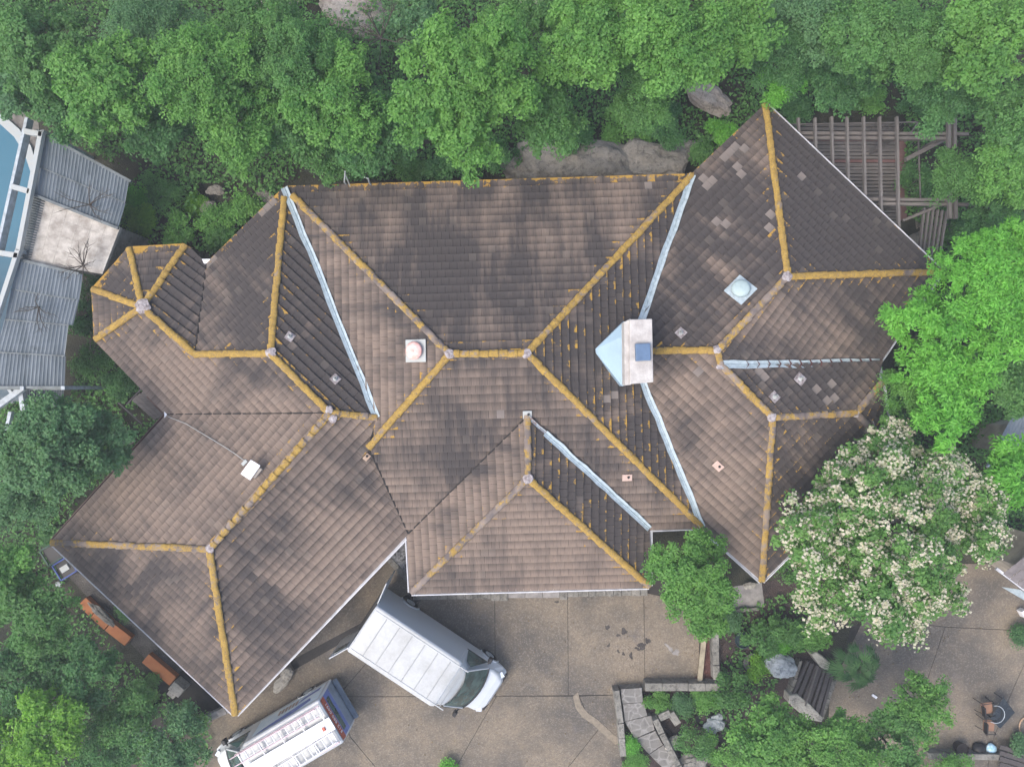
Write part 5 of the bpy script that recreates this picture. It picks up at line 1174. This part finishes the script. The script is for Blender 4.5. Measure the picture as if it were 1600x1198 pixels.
# fan palm
pl = empty('fan_palm', 'small fan palm with drooping blue-green fronds at the patio edge', 'palm', P(1338, 1045, 0))
rs = random.Random(9); pz = 1.7; pc = P(1340, 1043, pz) - pl.location
mb = MB(); mb.tube([(0, 0, 0), (pc.x * .5, pc.y * .5, pz * .5), tuple(pc)], [.14, .12, .09], 8); mb.build('trunk', MT['bark'], pl)
for i in range(26):
    a = i * 2.399 + rs.uniform(-.3, .3); el = 1.15 - i * .055 + rs.uniform(-.1, .1); L = (.18 + i * .020) * rs.uniform(.85, 1.15); hub = pc + Vector((cos(a) * cos(el), sin(a) * cos(el), sin(el))) * L
    mb = MB(); mb.tube([tuple(pc), tuple(hub)], .012, 4); roll = rs.uniform(-.5, .5); fs = rs.uniform(.75, 1.1)
    out = Vector((cos(a), sin(a), .35 - i * .033)).normalized(); side = Vector((-sin(a), cos(a), roll)).normalized()
    for j in range(13):
        th = (j / 12 - .5) * 2.5; d = (out * cos(th) + side * sin(th)).normalized(); Lf = .56 * fs * (1 - .2 * abs(th) / 1.25) * rs.uniform(.8, 1.1)
        m_ = hub + d * Lf * .5 + Vector((0, 0, .04 * (j % 2))); tip = hub + d * Lf + Vector((0, 0, rs.uniform(-.22, -.08))); s_ = d.cross(Vector((0, 0, 1))).normalized() * .030
        mb.poly([hub, m_ + s_, tip, m_ - s_])
    o = mb.build('frond', MT['f_palm'], pl); at = o.data.attributes.new('tint', 'FLOAT_COLOR', 'POINT'); v_ = rs.uniform(.1, .9); at.data.foreach_set('color', [v_, 0, 0, 1] * len(o.data.vertices))
# bare twigs by the flowering tree and in the thicket
def twigs(px, py, r, z, label, seed, n=9, m=None):
    rr = random.Random(seed); c = P(px, py, 0); e = empty('bare_branch', label, 'branch', c); p0 = Vector((0, 0, 0)); k = P(px, py, z) - c
    mb = MB(); mb.tube([p0, k * .5 + Vector((.1, 0, 0)), k], [.05, .04, .03], 6); mb.build('stem', m or MT['greytwig'], e)
    for i in range(n):
        a = rr.uniform(0, 2 * pi); L = M(r, z) * rr.uniform(.5, 1.1); mb = MB(); q = k + Vector((cos(a), sin(a), rr.uniform(-.1, .5))) * L; md = k.lerp(q, .5) + Vector((rr.uniform(-.1, .1), rr.uniform(-.1, .1), .08))
        mb.tube([k, md, q], [.022, .014, .005], 5)
        for s_ in range(4):
            b0 = k.lerp(q, rr.uniform(.3, .9)); a2 = a + rr.uniform(-.9, .9); mb.tube([b0, b0 + Vector((cos(a2), sin(a2), rr.uniform(0, .4))) * L * .35], [.009, .003], 4)
        mb.build('twig', m or MT['greytwig'], e)
twigs(1355, 690, 38, 4.2, 'leafless pale twigs above the crape myrtle by the right hip', 1)
twigs(1375, 680, 34, 4.0, 'second spray of bare grey twigs, right of the first', 2)
twigs(140, 320, 44, 3.9, 'dark bare branches lying over the upper corrugated roof', 3, 7, MT['twig'])
twigs(60, 480, 44, 3.7, 'thin bare branches over the lower corrugated roof', 4, 6, MT['twig'])
twigs(595, 60, 60, 4.5, 'bare brown branches over the pale rocks at the top', 5, 12, MT['twig'])
twigs(130, 415, 40, 3.4, 'tangle of dark twigs beside the stone terrace', 6, 12, MT['twig'])
# undergrowth: leaves low over all the planted ground
def inside(x, y, poly):
    r_ = np.zeros(len(x), bool); j = len(poly) - 1
    for i in range(len(poly)):
        (xi, yi), (xj, yj) = poly[i], poly[j]; c = ((yi > y) != (yj > y)) & (x < (xj - xi) * (y - yi) / (yj - yi + 1e-9) + xi); r_ ^= c; j = i
    return r_
rs = np.random.default_rng(77)
AREAS = [([(-150, -150), (1750, -150), (1750, 620), (1480, 560), (1440, 440), (1440, 350), (1230, 200), (1195, 190), (1085, 262), (1060, 230), (820, 225), (790, 275), (450, 285), (330, 400), (290, 380), (200, 385), (140, 440), (150, 530), (260, 650), (80, 850), (-150, 850), (-150, 640), (110, 620), (200, 290), (60, 190), (-150, 100)], 130000, .9),
         ([(-150, 850), (60, 850), (130, 940), (190, 1020), (290, 1110), (330, 1150), (300, 1350), (-150, 1350)], 16000, .7),
         ([(1000, 1085), (1125, 1085), (1130, 960), (1300, 900), (1300, 1000), (1250, 1010), (1200, 1090), (1230, 1130), (1450, 1150), (1450, 1350), (1080, 1350), (1060, 1180), (1090, 1140)], 8000, .3),
         ([(1400, 560), (1750, 560), (1750, 860), (1560, 880), (1500, 860), (1400, 800), (1200, 900), (1180, 880), (1380, 700)], 16000, .7)]
allp = []
for poly, n, zmax in AREAS:
    x = rs.uniform(min(p[0] for p in poly), max(p[0] for p in poly), n * 3); y = rs.uniform(min(p[1] for p in poly), max(p[1] for p in poly), n * 3)
    k = inside(x, y, poly); x, y = x[k][:n], y[k][:n]
    f_ = np.sin(x * .045 + np.sin(y * .03) * 2) + np.sin(y * .05 + x * .02); keep = (f_ + rs.normal(size=len(x)) * .7 > -.7) & ~inside(x, y, [(1225, 185), (1412, 185), (1418, 400), (1225, 400)]) & ~inside(x, y, [(1270, 172), (1410, 172), (1410, 210), (1270, 205)]) & ~inside(x, y, [(1066, 132), (1110, 130), (1148, 170), (1120, 178), (1075, 165)]) & ~inside(x, y, [(790, 222), (1100, 222), (1100, 290), (790, 290)]) & ~inside(x, y, [(310, 286), (350, 286), (345, 345), (305, 340)]) & ~inside(x, y, [(60, 200), (210, 270), (130, 450), (110, 620), (-100, 620)]); x, y = x[keep], y[keep]
    z = rs.uniform(.03, zmax, len(x)); kk = (H - z) / F; allp.append(np.stack([(x - CX) * kk, -(y - CY) * kk, z], 1))
C_ = np.concatenate(allp); n = len(C_); nn = rs.normal(size=(n, 3)) * .4 + np.array([0, 0, 1]); nn /= np.linalg.norm(nn, axis=1)[:, None]; L = rs.uniform(.09, .22, n)
me = leaves_mesh('undergrowth', C_, nn, L, L * .6, np.stack([rs.random(n), np.zeros(n)], 1), MT['f_oak'], rs)
tagp(link(bpy.data.objects.new('undergrowth', me)), kind='stuff')
# fallen leaves and grit blown over the paving
rs = np.random.default_rng(5); X_ = rs.uniform(480, 1560, 2600); Y_ = rs.uniform(930, 1198, 2600)
edge_ = inside(X_, Y_, [(1040, 940), (1100, 940), (1110, 1075), (960, 1085), (960, 1200), (940, 1200), (950, 1075), (1085, 1060)]) | inside(X_, Y_, [(1300, 1010), (1460, 960), (1480, 1000), (1330, 1100), (1450, 1150), (1440, 1200), (1300, 1200)])
kp = ((rs.random(2600) < .10) | (edge_ & (rs.random(2600) < .8))) & ((X_ < 1095) | (X_ > 1300)); X_, Y_ = X_[kp], Y_[kp]; n = len(X_)
C_ = np.stack([(X_ - CX) * (H - .05) / F, -(Y_ - CY) * (H - .05) / F, np.full(n, .05)], 1); nn = rs.normal(size=(n, 3)) * .25 + np.array([0, 0, 1]); nn /= np.linalg.norm(nn, axis=1)[:, None]; L = rs.uniform(.03, .09, n)
tagp(link(bpy.data.objects.new('fallen_leaves', leaves_mesh('fallen_leaves', C_, nn, L, L * .6, np.stack([rs.random(n), np.zeros(n)], 1), foliage_material('dry_leaf', (.07, .045, .025), (.24, .17, .08)), rs))), kind='stuff')
hz = MB(); hz.box((0, 0, 15.0), (900, 900, 32.4)); ho = bpy.data.objects.new('haze', None)
hm = bpy.data.materials.new('thin_haze'); hm.use_nodes = True; hn = hm.node_tree; hn.nodes.remove(hn.nodes['Principled BSDF'])
pv = hn.nodes.new('ShaderNodeVolumePrincipled'); pv.inputs['Color'].default_value = (.9, .95, 1, 1); pv.inputs['Density'].default_value = .0021; pv.inputs['Anisotropy'].default_value = .2
hn.links.new(pv.outputs[0], hn.nodes['Material Output'].inputs['Volume']); bpy.data.objects.remove(ho)
hz.build('haze', hm, kind='stuff')
print('objects', len(bpy.data.objects), 'tiles', len(tiles), 'tris', sum(len(m.polygons) for m in bpy.data.meshes))
